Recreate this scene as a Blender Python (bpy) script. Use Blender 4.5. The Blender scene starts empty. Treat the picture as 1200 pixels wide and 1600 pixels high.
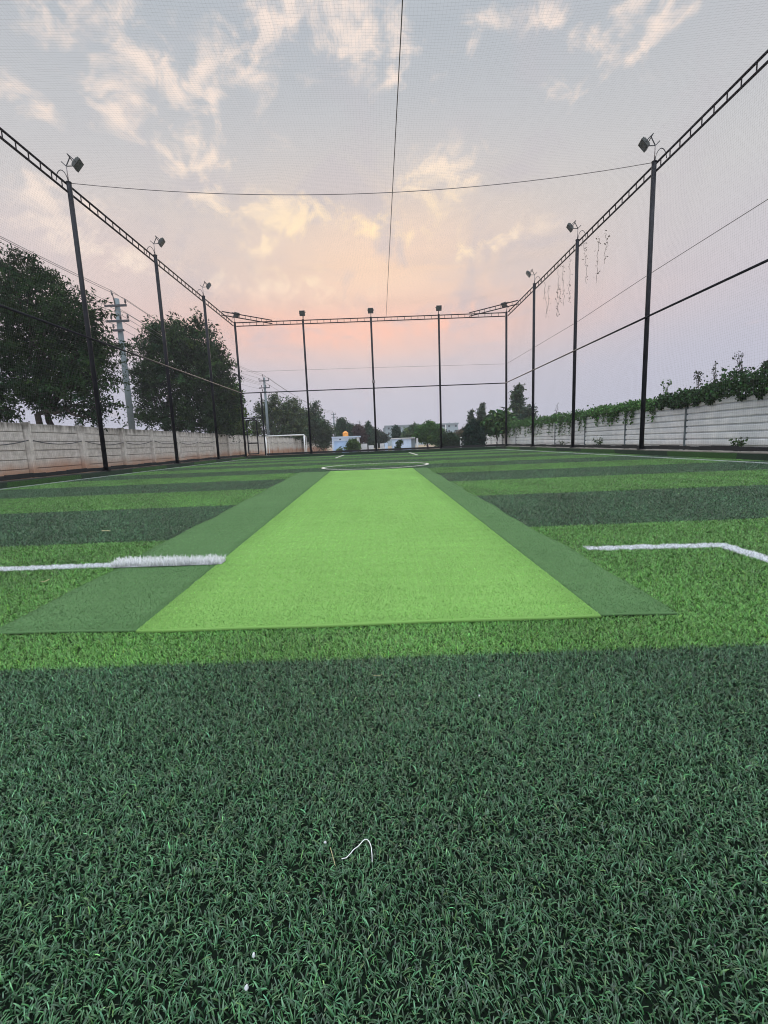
import bpy, math, random
import numpy as np
from mathutils import Vector, Matrix
random.seed(7); rng = np.random.default_rng(11)
SC = bpy.context.scene
COL = SC.collection
R = math.radians

# ---------------------------------------------------------------- camera (fitted to the cage posts)
CAM = np.array([0.0, 0.0, 0.667]); FPX = 713.706
RX = np.array([0.99913531, -0.01357235, -0.0392992]); UX = np.array([0.04089171, 0.14989159, 0.98785646]); FW = np.array([0.00751692, 0.98860928, -0.15031697])
cd = bpy.data.cameras.new('camera'); cam = bpy.data.objects.new('camera', cd); COL.objects.link(cam); SC.camera = cam
cam.matrix_world = Matrix(((RX[0], UX[0], -FW[0], CAM[0]), (RX[1], UX[1], -FW[1], CAM[1]), (RX[2], UX[2], -FW[2], CAM[2]), (0, 0, 0, 1)))
cd.sensor_fit = 'VERTICAL'; cd.sensor_height = 36; cd.lens = FPX / 1600 * 36; cd.clip_start = 0.05; cd.clip_end = 5000

def ray(px, py): return (px - 600) / FPX * RX - (py - 800) / FPX * UX + FW
def at(px, py, Y):                     # the point of plane y=Y seen at a photo pixel (layout helper)
    d = ray(px, py); t = (Y - CAM[1]) / d[1]; return CAM + t * d
def at_z(px, py, z=0.0):
    d = ray(px, py); t = (z - CAM[2]) / d[2]; return CAM + t * d
def at_x(px, py, x):
    d = ray(px, py); t = (x - CAM[0]) / d[0]; return CAM + t * d

# ---------------------------------------------------------------- scene helpers
def tag(o, label=None, cat=None, group=None, kind=None):
    if label: o['label'] = label
    if cat: o['category'] = cat
    if group: o['group'] = group
    if kind: o['kind'] = kind
    return o
def empty(name, loc, label, cat, group=None):
    o = bpy.data.objects.new(name, None); COL.objects.link(o); o.location = loc
    o.empty_display_size = 0.2
    return tag(o, label, cat, group)
def link(name, me, mats=None, parent=None):
    o = bpy.data.objects.new(name, me); COL.objects.link(o)
    if mats is not None:
        for m in (mats if isinstance(mats, (list, tuple)) else [mats]): me.materials.append(m)
    if parent is not None:
        o.parent = parent; o.matrix_parent_inverse = Matrix.Translation(-parent.location)
    return o

class MB:
    """collects verts and faces; build() links them as one mesh object (world coordinates)"""
    def __init__(s): s.v = []; s.f = []
    def add(s, vs, fs):
        k = len(s.v); s.v += [tuple(map(float, v)) for v in vs]; s.f += [tuple(i + k for i in f) for f in fs]; return s
    def box(s, x0, x1, y0, y1, z0, z1):
        return s.add([(x0, y0, z0), (x1, y0, z0), (x1, y1, z0), (x0, y1, z0), (x0, y0, z1), (x1, y0, z1), (x1, y1, z1), (x0, y1, z1)],
                     [(3, 2, 1, 0), (4, 5, 6, 7), (0, 1, 5, 4), (1, 2, 6, 5), (2, 3, 7, 6), (3, 0, 4, 7)])
    def obox(s, M, sx, sy, sz):        # oriented box about the origin of matrix M
        pts = [M @ Vector((a * sx / 2, b * sy / 2, c * sz / 2)) for a, b, c in ((-1, -1, -1), (1, -1, -1), (1, 1, -1), (-1, 1, -1), (-1, -1, 1), (1, -1, 1), (1, 1, 1), (-1, 1, 1))]
        return s.add(pts, [(3, 2, 1, 0), (4, 5, 6, 7), (0, 1, 5, 4), (1, 2, 6, 5), (2, 3, 7, 6), (3, 0, 4, 7)])
    def tube(s, pts, r, n=8, cap=True):
        pts = [Vector(p) for p in pts]; rs = r if isinstance(r, (list, tuple)) else [r] * len(pts)
        k = len(s.v); up = Vector((0, 0, 1))
        for i, p in enumerate(pts):
            t = (pts[min(i + 1, len(pts) - 1)] - pts[max(i - 1, 0)]).normalized()
            a = t.cross(up if abs(t.z) < 0.95 else Vector((1, 0, 0))).normalized(); b = a.cross(t)
            for j in range(n):
                q = p + (a * math.cos(2 * math.pi * j / n) + b * math.sin(2 * math.pi * j / n)) * rs[i]
                s.v.append(tuple(q))
        for i in range(len(pts) - 1):
            for j in range(n):
                j2 = (j + 1) % n
                s.f.append((k + i * n + j, k + i * n + j2, k + (i + 1) * n + j2, k + (i + 1) * n + j))
        if cap:
            s.f.append(tuple(k + j for j in reversed(range(n)))); s.f.append(tuple(k + (len(pts) - 1) * n + j for j in range(n)))
        return s
    def build(s, name, mats, parent=None, smooth=False, bevel=0):
        me = bpy.data.meshes.new(name); me.from_pydata(s.v, [], s.f); me.update()
        if smooth: me.polygons.foreach_set('use_smooth', [True] * len(me.polygons))
        o = link(name, me, mats, parent)
        if bevel:
            b = o.modifiers.new('b', 'BEVEL'); b.width = bevel; b.segments = 2; b.limit_method = 'ANGLE'
        return o

def np_mesh(name, V, F, mats, parent=None, col=None, smooth=False):
    me = bpy.data.meshes.new(name); n = len(F); k = F.shape[1]
    me.vertices.add(len(V)); me.vertices.foreach_set('co', np.ascontiguousarray(V, dtype=np.float32).ravel())
    me.loops.add(n * k); me.loops.foreach_set('vertex_index', np.ascontiguousarray(F, dtype=np.int32).ravel())
    me.polygons.add(n); me.polygons.foreach_set('loop_start', np.arange(0, n * k, k, dtype=np.int32))
    if smooth: me.polygons.foreach_set('use_smooth', np.ones(n, dtype=bool))
    if col is not None:
        a = me.color_attributes.new('Col', 'FLOAT_COLOR', 'POINT')
        a.data.foreach_set('color', np.ascontiguousarray(np.c_[col, np.ones(len(col))], dtype=np.float32).ravel())
    me.update(calc_edges=True)
    return link(name, me, mats, parent)

# ---------------------------------------------------------------- materials
def nt_new(name):
    m = bpy.data.materials.new(name); m.use_nodes = True; nt = m.node_tree
    return m, nt, nt.nodes['Principled BSDF']
def sock(nt, v, s):
    if isinstance(v, bpy.types.NodeSocket): nt.links.new(v, s)
    else: s.default_value = v
def math_n(nt, op, a, b=None, c=None, clamp=False):
    n = nt.nodes.new('ShaderNodeMath'); n.operation = op; n.use_clamp = clamp
    for i, v in enumerate((a, b, c)):
        if v is not None: sock(nt, v, n.inputs[i])
    return n.outputs[0]
def mix_n(nt, fac, a, b, blend='MIX'):
    n = nt.nodes.new('ShaderNodeMix'); n.data_type = 'RGBA'; n.blend_type = blend
    sock(nt, fac, n.inputs[0])
    for v, s in ((a, n.inputs[6]), (b, n.inputs[7])):
        sock(nt, (*v, 1) if isinstance(v, tuple) and len(v) == 3 else v, s)
    return n.outputs[2]
def noise_n(nt, scale, detail=6, rough=0.55, vec=None, dist=0.0):
    n = nt.nodes.new('ShaderNodeTexNoise'); n.inputs['Scale'].default_value = scale; n.inputs['Detail'].default_value = detail
    n.inputs['Roughness'].default_value = rough; n.inputs['Distortion'].default_value = dist
    if vec is None:
        g = nt.nodes.new('ShaderNodeNewGeometry'); vec = g.outputs['Position']
    nt.links.new(vec, n.inputs['Vector']); return n.outputs[0]
def smooth_n(nt, v, lo, hi):
    n = nt.nodes.new('ShaderNodeMapRange'); n.interpolation_type = 'SMOOTHSTEP'
    sock(nt, v, n.inputs[0]); n.inputs[1].default_value = lo; n.inputs[2].default_value = hi
    return n.outputs[0]
def pos_n(nt):
    g = nt.nodes.new('ShaderNodeNewGeometry'); s = nt.nodes.new('ShaderNodeSeparateXYZ'); nt.links.new(g.outputs['Position'], s.inputs[0]); return s.outputs
def bump_n(nt, bsdf, h, strength, dist=0.01):
    b = nt.nodes.new('ShaderNodeBump'); b.inputs['Strength'].default_value = strength; b.inputs['Distance'].default_value = dist
    nt.links.new(h, b.inputs['Height']); nt.links.new(b.outputs[0], bsdf.inputs['Normal'])
def plain(name, c, rough=0.6, metal=0.0, var=0.25, scale=6.0, c2=None, bump=0.0, bscale=40, spec=0.5):
    m, nt, b = nt_new(name)
    c2 = c2 or tuple(x * (1 - var) for x in c)
    n = noise_n(nt, scale)
    nt.links.new(mix_n(nt, smooth_n(nt, n, 0.32, 0.68), c2, c), b.inputs['Base Color'])
    b.inputs['Roughness'].default_value = rough; b.inputs['Metallic'].default_value = metal; b.inputs['Specular IOR Level'].default_value = spec
    if bump: bump_n(nt, b, noise_n(nt, bscale), bump)
    return m
def vcol(name, rough=0.5, spec=0.5, trans=0.0):
    m, nt, b = nt_new(name)
    a = nt.nodes.new('ShaderNodeAttribute'); a.attribute_name = 'Col'
    nt.links.new(a.outputs['Color'], b.inputs['Base Color']); b.inputs['Roughness'].default_value = rough
    b.inputs['Specular IOR Level'].default_value = spec
    if trans:
        t = nt.nodes.new('ShaderNodeBsdfTranslucent'); nt.links.new(a.outputs['Color'], t.inputs[0])
        mx = nt.nodes.new('ShaderNodeMixShader'); mx.inputs[0].default_value = trans
        nt.links.new(b.outputs[0], mx.inputs[1]); nt.links.new(t.outputs[0], mx.inputs[2])
        nt.links.new(mx.outputs[0], nt.nodes['Material Output'].inputs[0])
    return m

M_STEEL = plain('black_steel', (0.016, 0.017, 0.022), 0.5, 0.0, 0.35, 3, spec=0.12)
M_TRUSS = plain('truss_paint', (0.024, 0.02, 0.024), 0.6, 0.0, 0.3, 3, spec=0.15)
M_CORD = plain('net_cord', (0.14, 0.145, 0.15), 0.8, 0, 0.2, 2)
M_HEM = plain('net_hem', (0.012, 0.013, 0.015), 0.8, 0, 0.4, 8)
M_WIRE = plain('wire', (0.20, 0.18, 0.18), 0.6)
M_LAMP = plain('lamp_housing', (0.06, 0.07, 0.068), 0.45, 0.3, 0.3, 10)
M_GLASS = plain('lamp_glass', (0.10, 0.115, 0.115), 0.12, 0.0, 0.3, 14)
M_GALV = plain('galvanised', (0.25, 0.22, 0.22), 0.5, 0.3)
M_WHITE = plain('white_paint', (0.74, 0.76, 0.76), 0.5, 0, 0.12, 4)
M_BARK = plain('bark', (0.05, 0.04, 0.032), 0.9, 0, 0.5, 9)
M_DRY = plain('dry_vine', (0.26, 0.22, 0.20), 0.9)
M_POLE = plain('pole_concrete', (0.15, 0.19, 0.205), 0.85, 0, 0.25, 1.5)
M_DARK = plain('dark_metal', (0.04, 0.045, 0.055), 0.6)
M_CERAM = plain('insulator', (0.10, 0.09, 0.09), 0.35)
M_SHED = plain('shed_paint', (0.36, 0.52, 0.76), 0.7, 0, 0.15, 1.2)
M_SHED2 = plain('shed_trim', (0.50, 0.60, 0.74), 0.7, 0, 0.12, 1.5)
M_BLK = plain('block_wall', (0.50, 0.62, 0.80), 0.8, 0, 0.15, 1.3)
M_PALE = plain('pale_render', (0.60, 0.62, 0.64), 0.85, 0, 0.25, 1.1)
M_APT = plain('apartment_wall', (0.27, 0.345, 0.38), 0.85, 0, 0.18, 0.25)
M_APT2 = plain('apartment_trim', (0.24, 0.29, 0.32), 0.85, 0, 0.2, 0.3)
M_PANE = plain('dark_pane', (0.03, 0.04, 0.06), 0.2)
M_TANK = plain('tank_plastic', (0.75, 0.30, 0.05), 0.45, 0, 0.15, 5)
M_LEAF = vcol('leaf', 0.75, 0.06, 0.2)
M_TURF = vcol('turf_fibre', 0.40, 0.45, 0.0)
M_PILE = vcol('mat_pile', 0.9, 0.08, 0.0)
M_WTURF = vcol('white_fibre', 0.5, 0.4, 0.2)
M_STRAW = plain('straw', (0.45, 0.40, 0.22), 0.7)
M_PEB = plain('pebble_white', (0.55, 0.58, 0.60), 0.7, 0, 0.2, 60)

# stripes: boundaries every 2 m from y = 1.34, very slightly askew to the cage
S0 = 1.34; SP = 2.0; SKEW = 0.02
C_LIGHT = np.array([0.076, 0.205, 0.038]); C_DARK = np.array([0.030, 0.083, 0.036])
def stripe_dark(x, y): return (np.floor((y + SKEW * x - S0) / SP).astype(int) % 2) != 0   # the stripe under the camera is dark

def m_backing():
    m, nt, b = nt_new('turf_backing'); p = pos_n(nt)
    yy = math_n(nt, 'ADD', p[1], math_n(nt, 'MULTIPLY', p[0], SKEW))
    k = math_n(nt, 'FLOOR', math_n(nt, 'DIVIDE', math_n(nt, 'SUBTRACT', yy, S0), SP))
    odd = math_n(nt, 'ABSOLUTE', math_n(nt, 'SUBTRACT', k, math_n(nt, 'MULTIPLY', 2.0, math_n(nt, 'FLOOR', math_n(nt, 'DIVIDE', k, 2.0)))))
    c = mix_n(nt, odd, tuple(C_LIGHT * 0.16), tuple(C_DARK * 0.14))
    n = noise_n(nt, 240, 3)
    nt.links.new(mix_n(nt, smooth_n(nt, n, 0.35, 0.65), (0.004, 0.006, 0.005), c), b.inputs['Base Color'])
    b.inputs['Roughness'].default_value = 0.95; b.inputs['Specular IOR Level'].default_value = 0.1
    return m
M_BACKING = m_backing()

# ---------------------------------------------------------------- sky
ZB = 0.167; A, B, D = 8.172, 7.965, 28.553; H = 8.048; MZ = 3.943
YL = [D - 2 * 4.888 - 4.924, D - 2 * 4.888, D - 4.888]
def lin(r, g, b):
    f = lambda c: ((c / 255 + 0.055) / 1.055) ** 2.4
    return (f(r), f(g), f(b))
def build_sky():
    w = bpy.data.worlds.new('World'); SC.world = w; w.use_nodes = True; nt = w.node_tree
    bg = nt.nodes['Background']
    tc = nt.nodes.new('ShaderNodeTexCoord'); sp = nt.nodes.new('ShaderNodeSeparateXYZ'); nt.links.new(tc.outputs['Generated'], sp.inputs[0])
    X, Y, Z = sp.outputs
    az = math_n(nt, 'MULTIPLY', math_n(nt, 'ARCTAN2', X, Y), 180 / math.pi)
    el = math_n(nt, 'MULTIPLY', math_n(nt, 'ARCSINE', Z), 180 / math.pi)
    def gauss(a0, e0, sa, se, rot=0.0):
        da = math_n(nt, 'SUBTRACT', az, a0); de = math_n(nt, 'SUBTRACT', el, e0)
        if rot:
            c, s = math.cos(R(rot)), math.sin(R(rot))
            u = math_n(nt, 'ADD', math_n(nt, 'MULTIPLY', da, c), math_n(nt, 'MULTIPLY', de, s))
            v = math_n(nt, 'SUBTRACT', math_n(nt, 'MULTIPLY', de, c), math_n(nt, 'MULTIPLY', da, s)); da, de = u, v
        q = math_n(nt, 'ADD', math_n(nt, 'POWER', math_n(nt, 'ABSOLUTE', math_n(nt, 'DIVIDE', da, sa)), 2.0), math_n(nt, 'POWER', math_n(nt, 'ABSOLUTE', math_n(nt, 'DIVIDE', de, se)), 2.0))
        return math_n(nt, 'EXPONENT', math_n(nt, 'MULTIPLY', q, -1.0))
    def ssum(gs):
        a = gs[0]
        for g in gs[1:]: a = math_n(nt, 'ADD', a, g)
        return a
    ramp = nt.nodes.new('ShaderNodeValToRGB'); nt.links.new(math_n(nt, 'DIVIDE', el, 90.0, clamp=True), ramp.inputs[0])
    cr = ramp.color_ramp; cr.elements[0].position = 0; cr.elements[0].color = (*lin(178, 180, 197), 1)
    cr.elements[1].position = 1; cr.elements[1].color = (*lin(200, 206, 216), 1)
    for e, c in ((8, (185, 185, 199)), (16, (194, 191, 198)), (24, (195, 195, 197)), (31, (187, 189, 193)), (38, (175, 181, 188)), (55, (190, 196, 204))):
        x = cr.elements.new(e / 90); x.color = (*lin(*c), 1)
    c = ramp.outputs[0]
    big = noise_n(nt, 3.2, 5, 0.5, tc.outputs['Generated'], 0.6)
    # a veil of warm light behind the cloud in the west, pink lower down
    warm = math_n(nt, 'MULTIPLY', gauss(0, 18.5, 22, 8.0), math_n(nt, 'ADD', 0.55, math_n(nt, 'MULTIPLY', big, 0.45)), clamp=True)
    c = mix_n(nt, warm, c, lin(247, 210, 180))
    pink = math_n(nt, 'MULTIPLY', gauss(-3, 13.2, 24, 3.2), 0.8)
    c = mix_n(nt, pink, c, lin(240, 188, 170))
    pink2 = math_n(nt, 'MULTIPLY', gauss(-30, 19, 14, 6), math_n(nt, 'MULTIPLY', big, 0.75))
    c = mix_n(nt, pink2, c, lin(232, 205, 195))
    # soft grey-lilac bands low in the west
    mp = nt.nodes.new('ShaderNodeMapping'); mp.inputs['Scale'].default_value = (3.0, 3.0, 10.0); mp.inputs['Rotation'].default_value = (0, R(12), 0)
    nt.links.new(tc.outputs['Generated'], mp.inputs[0])
    band = noise_n(nt, 2.0, 6, 0.55, mp.outputs[0], 0.4)
    bm = math_n(nt, 'MULTIPLY', smooth_n(nt, band, 0.48, 0.66), math_n(nt, 'MULTIPLY', gauss(3, 13, 26, 7), 0.5))
    c = mix_n(nt, bm, c, lin(192, 184, 192))
    mot = noise_n(nt, 7.0, 7, 0.58, tc.outputs['Generated'], 0.8)
    mm = math_n(nt, 'MULTIPLY', smooth_n(nt, mot, 0.46, 0.66), math_n(nt, 'MULTIPLY', gauss(2, 23, 40, 14), 0.55))
    c = mix_n(nt, mm, c, lin(190, 184, 190))
    # broken puffs of thin cloud, lit from below
    mp2 = nt.nodes.new('ShaderNodeMapping'); mp2.inputs['Scale'].default_value = (1.0, 1.0, 1.25); mp2.inputs['Rotation'].default_value = (R(10), R(-24), 0)
    nt.links.new(tc.outputs['Generated'], mp2.inputs[0])
    n1 = noise_n(nt, 17, 8, 0.54, mp2.outputs[0], 0.7)
    n2 = noise_n(nt, 40, 5, 0.52, mp2.outputs[0], 0.4)
    f = math_n(nt, 'ADD', math_n(nt, 'MULTIPLY', n1, 0.74), math_n(nt, 'MULTIPLY', n2, 0.26))
    spots = [(-27.5, 37.5, 4.5, 2.2, 0), (-22, 35.2, 6.5, 1.8, -22), (-33, 29.6, 4.5, 1.8, -18), (-2, 38, 6, 2.8, 0), (3, 36.2, 3, 3.2, 0), (-18.5, 29.6, 4.6, 4.2, 0),
             (-25.5, 31, 3, 2, 0), (-11, 24, 6, 2.2, 0), (6.5, 27.2, 4.5, 3.0, 0), (11, 27, 2.5, 2.0, 0), (25, 33.5, 6.0, 2.2, 14), (24, 33, 4.5, 1.8, 14), (29, 34.5, 4, 1.6, 14), (31, 35, 5, 1.4, 14), (20, 36.5, 2.5, 1.4, 0),
             (-28, 19.5, 11, 2.0, -10), (-14, 36, 5, 2.2, -20), (-8, 39, 4, 2, 0), (-30, 36, 4, 3, -20), (-16, 26, 4, 2, 0), (12, 37, 5, 1.5, 10), (-33, 24, 7, 1.5, -8), (14, 21, 7, 1.5, 12), (-5, 25, 4, 1.6, 0), (3, 23, 5, 1.4, 0), (-13, 22, 3, 1.5, 0), (-8, 17, 9, 2.4, 0), (-5, 13.5, 12, 2.2, 0), (8, 14.3, 7, 1.6, 8)]
    mask = math_n(nt, 'ADD', ssum([gauss(*s) for s in spots]), 0.12, clamp=True)
    lo = math_n(nt, 'SUBTRACT', 0.62, math_n(nt, 'MULTIPLY', mask, 0.20))
    cl = math_n(nt, 'DIVIDE', math_n(nt, 'SUBTRACT', f, lo), 0.22, clamp=True)
    cl = math_n(nt, 'MULTIPLY', smooth_n(nt, cl, 0.0, 1.0), math_n(nt, 'ADD', 0.12, math_n(nt, 'MULTIPLY', mask, 0.80)), clamp=True)
    near_sun = gauss(0, 22, 18, 6)
    low = smooth_n(nt, el, 18.0, 14.0)
    ccol = mix_n(nt, near_sun, lin(238, 221, 210), lin(255, 228, 186))
    ccol = mix_n(nt, math_n(nt, 'MULTIPLY', smooth_n(nt, el, 14.0, 19.0), -1.0), ccol, ccol)
    lowf = math_n(nt, 'SUBTRACT', 1.0, smooth_n(nt, el, 13.0, 19.0))
    ccol = mix_n(nt, lowf, ccol, lin(240, 190, 172))
    c = mix_n(nt, cl, c, ccol)
    # clear evening air above the cloud layer
    sky = nt.nodes.new('ShaderNodeTexSky'); sky.sky_type = 'NISHITA'; sky.sun_disc = False; sky.sun_elevation = R(20); sky.sun_rotation = R(0)
    sky.dust_density = 2.0; sky.air_density = 1.0
    bg2 = nt.nodes.new('ShaderNodeBackground'); nt.links.new(sky.outputs[0], bg2.inputs[0]); bg2.inputs[1].default_value = 0.001
    # sky above the view brightened to light the ground, after the CIE overcast sky
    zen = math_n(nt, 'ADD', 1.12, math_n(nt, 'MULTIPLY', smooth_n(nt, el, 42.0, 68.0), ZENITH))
    # unseen sky behind the camera raised as added fill light for ground and walls
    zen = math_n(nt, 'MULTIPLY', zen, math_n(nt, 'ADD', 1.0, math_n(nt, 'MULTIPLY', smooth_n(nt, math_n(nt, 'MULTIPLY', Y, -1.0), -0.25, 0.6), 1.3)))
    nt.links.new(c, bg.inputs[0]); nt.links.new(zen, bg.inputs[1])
    ad = nt.nodes.new('ShaderNodeAddShader'); nt.links.new(bg.outputs[0], ad.inputs[0]); nt.links.new(bg2.outputs[0], ad.inputs[1])
    nt.links.new(ad.outputs[0], nt.nodes['World Output'].inputs[0])
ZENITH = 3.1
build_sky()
sl = bpy.data.lights.new('sun', 'SUN'); sl.energy = 0.8; sl.angle = R(20); sl.color = (1.0, 0.86, 0.72)
so = bpy.data.objects.new('sun', sl); COL.objects.link(so); so.rotation_euler = (R(70), 0, R(180)); so.location = (0, 40, 20)
# local -Z must point from the west (y+) sky towards the camera and down
so.rotation_euler = Vector((0.0, -math.cos(R(20)), -math.sin(R(20)))).to_track_quat('-Z', 'Y').to_euler()
vs = SC.view_settings; vs.view_transform = 'Standard'; vs.look = 'None'; vs.exposure = 0.0; vs.gamma = 1.0

# ---------------------------------------------------------------- ground
def terr(x, y):
    t = min(1, max(0, (y - 31) / 16)); t = t * t * (3 - 2 * t); return -0.04 - 0.75 * t
def m_ground():
    m, nt, b = nt_new('dry_ground')
    n = noise_n(nt, 0.35, 8, 0.6); n2 = noise_n(nt, 9, 5)
    c = mix_n(nt, smooth_n(nt, n, 0.4, 0.62), (0.22, 0.13, 0.08), (0.15, 0.15, 0.07))
    c = mix_n(nt, math_n(nt, 'MULTIPLY', n2, 0.5), c, (0.28, 0.24, 0.18))
    nt.links.new(c, b.inputs['Base Color']); b.inputs['Roughness'].default_value = 0.95
    bump_n(nt, b, n2, 0.4, 0.05); return m
xs = sorted(set([-2500, -900, -400, -200, -120, -80, -50, -30, -20, -14, -10, -5, 0, 5, 10, 14, 20, 30, 50, 80, 120, 200, 400, 900, 2500]))
ys = [-300, -100, -30, -10, 0, 10, 20, 30] + list(range(32, 50, 2)) + [55, 70, 100, 150, 250, 500, 1000, 2500, 4000]
g = MB(); g.add([(x, y, terr(x, y)) for y in ys for x in xs], [(j * len(xs) + i, j * len(xs) + i + 1, (j + 1) * len(xs) + i + 1, (j + 1) * len(xs) + i) for j in range(len(ys) - 1) for i in range(len(xs) - 1)])
tag(g.build('ground', m_ground()), 'dry reddish ground around the pitch and out beyond the netting', 'ground', kind='structure')
Y0 = -2.0
tag(MB().box(-8.13, 7.90, Y0, D - 0.10, -0.03, 0.0).build('turf_base', M_BACKING), 'striped artificial turf pitch inside the netting', 'pitch', kind='structure')

# ---------------------------------------------------------------- cricket mat
MATP = dict(sl=at_z(220, 978, .02), sr=at_z(935, 957, .02), fl=at_z(516, 736.5, .02), fr=at_z(648, 733.5, .02),
            ol=at_z(-10, 984, .02), orr=at_z(1060, 953, .02), ofl=at_z(466, 738.5, .02), ofr=at_z(671, 732.8, .02))
def xline(p, q, y, dx=0): return p[0] + (q[0] - p[0]) * (y - p[1]) / (q[1] - p[1]) + dx
def mat_edges(y):
    wob = 0.012 * np.sin(y * 3.1) + 0.008 * np.sin(y * 7.3 + 1)
    return (xline(MATP['ol'], MATP['ofl'], y) + wob, xline(MATP['sl'], MATP['fl'], y), xline(MATP['sr'], MATP['fr'], y), xline(MATP['orr'], MATP['ofr'], y) + wob)
YN, YF = 1.60, 11.35
def mat_near(x): return 1.600 - 0.034 * x + 0.008 * np.sin(x * 2.6) + 0.003 * np.sin(x * 9)   # slightly bowed front edge
def in_mat(x, y, grow=0.0):
    e = mat_edges(y)
    return (y > mat_near(x) - grow) & (y < YF + grow) & (x > e[0] - grow) & (x < e[3] + grow)

def blades(px, py, pz, hgt, wid, lean, seg, cols, tipgain=1.15, curl=0.8, rg=rng, dirs=None, taper=0.55):
    """numpy blades: curved ribbons, seg quads... as quads with a narrow tip. returns V,F,C"""
    n = len(px); th = rg.uniform(0, 2 * np.pi, n) if dirs is None else dirs; dx, dy = np.cos(th), np.sin(th)
    ph = th + rg.normal(0, 0.5, n); wx, wy = -np.sin(ph), np.cos(ph)
    V = np.empty((n, (seg + 1) * 2, 3), np.float32); C = np.empty((n, (seg + 1) * 2, 3), np.float32)
    ang = np.zeros(n) + lean * (0.35 if seg > 2 else 0.55 if seg == 2 else 0.95); qx = np.array(px, float); qy = np.array(py, float); qz = np.array(pz, float) + np.zeros(n)
    for i in range(seg + 1):
        t = i / seg; w = wid * (1 - taper * t ** 2.2) * 0.5
        V[:, 2 * i, 0] = qx - wx * w; V[:, 2 * i, 1] = qy - wy * w; V[:, 2 * i, 2] = qz
        V[:, 2 * i + 1, 0] = qx + wx * w; V[:, 2 * i + 1, 1] = qy + wy * w; V[:, 2 * i + 1, 2] = qz
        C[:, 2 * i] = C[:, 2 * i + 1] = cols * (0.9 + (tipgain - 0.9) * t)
        if i < seg:
            L = hgt / seg; qx = qx + np.sin(ang) * dx * L; qy = qy + np.sin(ang) * dy * L; qz = qz + np.cos(ang) * L
            ang = ang + lean * curl * 2 / seg
    k = (seg + 1) * 2; base = (np.arange(n) * k)[:, None, None]
    f = np.array([[2 * i, 2 * i + 1, 2 * i + 3, 2 * i + 2] for i in range(seg)])[None]
    F = (base + f).reshape(-1, 4)
    return V.reshape(-1, 3), F, C.reshape(-1, 3)
def cat(parts):
    V, F, C = [], [], []; k = 0
    for v, f, c in parts: V.append(v); F.append(f + k); C.append(c); k += len(v)
    return np.concatenate(V), np.concatenate(F), np.concatenate(C)

# white lines of the pitch: (polyline, width)
CIRC = (-0.10, 13.35, 1.52)
LX = 1.955
LINES = [((-2.75, 2.70), (-1.56, 2.675)), ((1.20, 2.600), (LX + 0.05, 2.545)), ((LX, 2.545), (LX - 0.02, -1.0)),
         ((-8.00, -1.0), (-8.00, 28.2)), ((7.22, -1.0), (7.22, 28.2)), ((-2.1, 22.6), (-2.1, 28.2)), ((1.9, 22.2), (1.9, 28.2)), ((-2.70, 2.70), (-2.70, -1.0))]
LW = 0.085
def field(x, y, s, seed):
    r = np.random.default_rng(seed); a = 0
    for k in range(6):
        t = r.uniform(0, 2 * np.pi); q = r.uniform(0, 2 * np.pi); a = a + np.sin((x * np.cos(t) + y * np.sin(t)) * s * r.uniform(.6, 1.6) + q)
    return a / 2.4
def line_mask(x, y):
    m = np.zeros(len(x), bool)
    for (ax, ay), (bx, by) in LINES:
        dx, dy = bx - ax, by - ay; L = math.hypot(dx, dy); ux, uy = dx / L, dy / L
        s = (x - ax) * ux + (y - ay) * uy; d = np.abs(-(x - ax) * uy + (y - ay) * ux)
        m |= (s > 0) & (s < L) & (d < LW / 2 * (1 + 0.16 * field(x, y, 55, 41) + 0.10 * field(x, y, 150, 42)))
    m |= np.abs(np.hypot(x - CIRC[0], y - CIRC[1]) - CIRC[2]) < LW / 2 * 0.75
    return m

DN = 64000
HAZE = 0.0007
# scatter of turf fibres: dense and fine near the camera, sparser and broader far off
def scatter():
    c = 0.25; X, Yv = [], []; near, far = [], []
    gx = np.arange(-8.12, 7.9, c); gy = np.arange(-0.75, D - 0.12, c)
    cx, cy = np.meshgrid(gx + c / 2, gy + c / 2); cx = cx.ravel(); cy = cy.ravel()
    d = np.hypot(cx, cy); dens = DN * np.minimum(1, (1.7 / d)) ** 1.5
    out = (np.abs(cx) > cy * 0.90 + 2.4) | (cy < 0.25)                       # well outside the frame
    dens = np.where(out, np.minimum(dens * 0.6, 12000), dens)
    dens = np.where((np.abs(cx) > cy * 0.90 + 0.9) & ~out, dens * 0.75, dens)
    n = rng.poisson(dens * c * c)
    i = np.repeat(np.arange(len(cx)), n)
    x = cx[i] + rng.uniform(-c / 2, c / 2, len(i)); y = cy[i] + rng.uniform(-c / 2, c / 2, len(i)); dd = np.hypot(x, y); rel = np.sqrt(DN / dens[i])
    ok = ~in_mat(x, y, -0.003) & (x > -8.12) & (x < 7.89) & (y < D - 0.12)
    return x[ok], y[ok], dd[ok], rel[ok]
x, y, dd, rel = scatter()
lm = line_mask(x, y)
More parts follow.
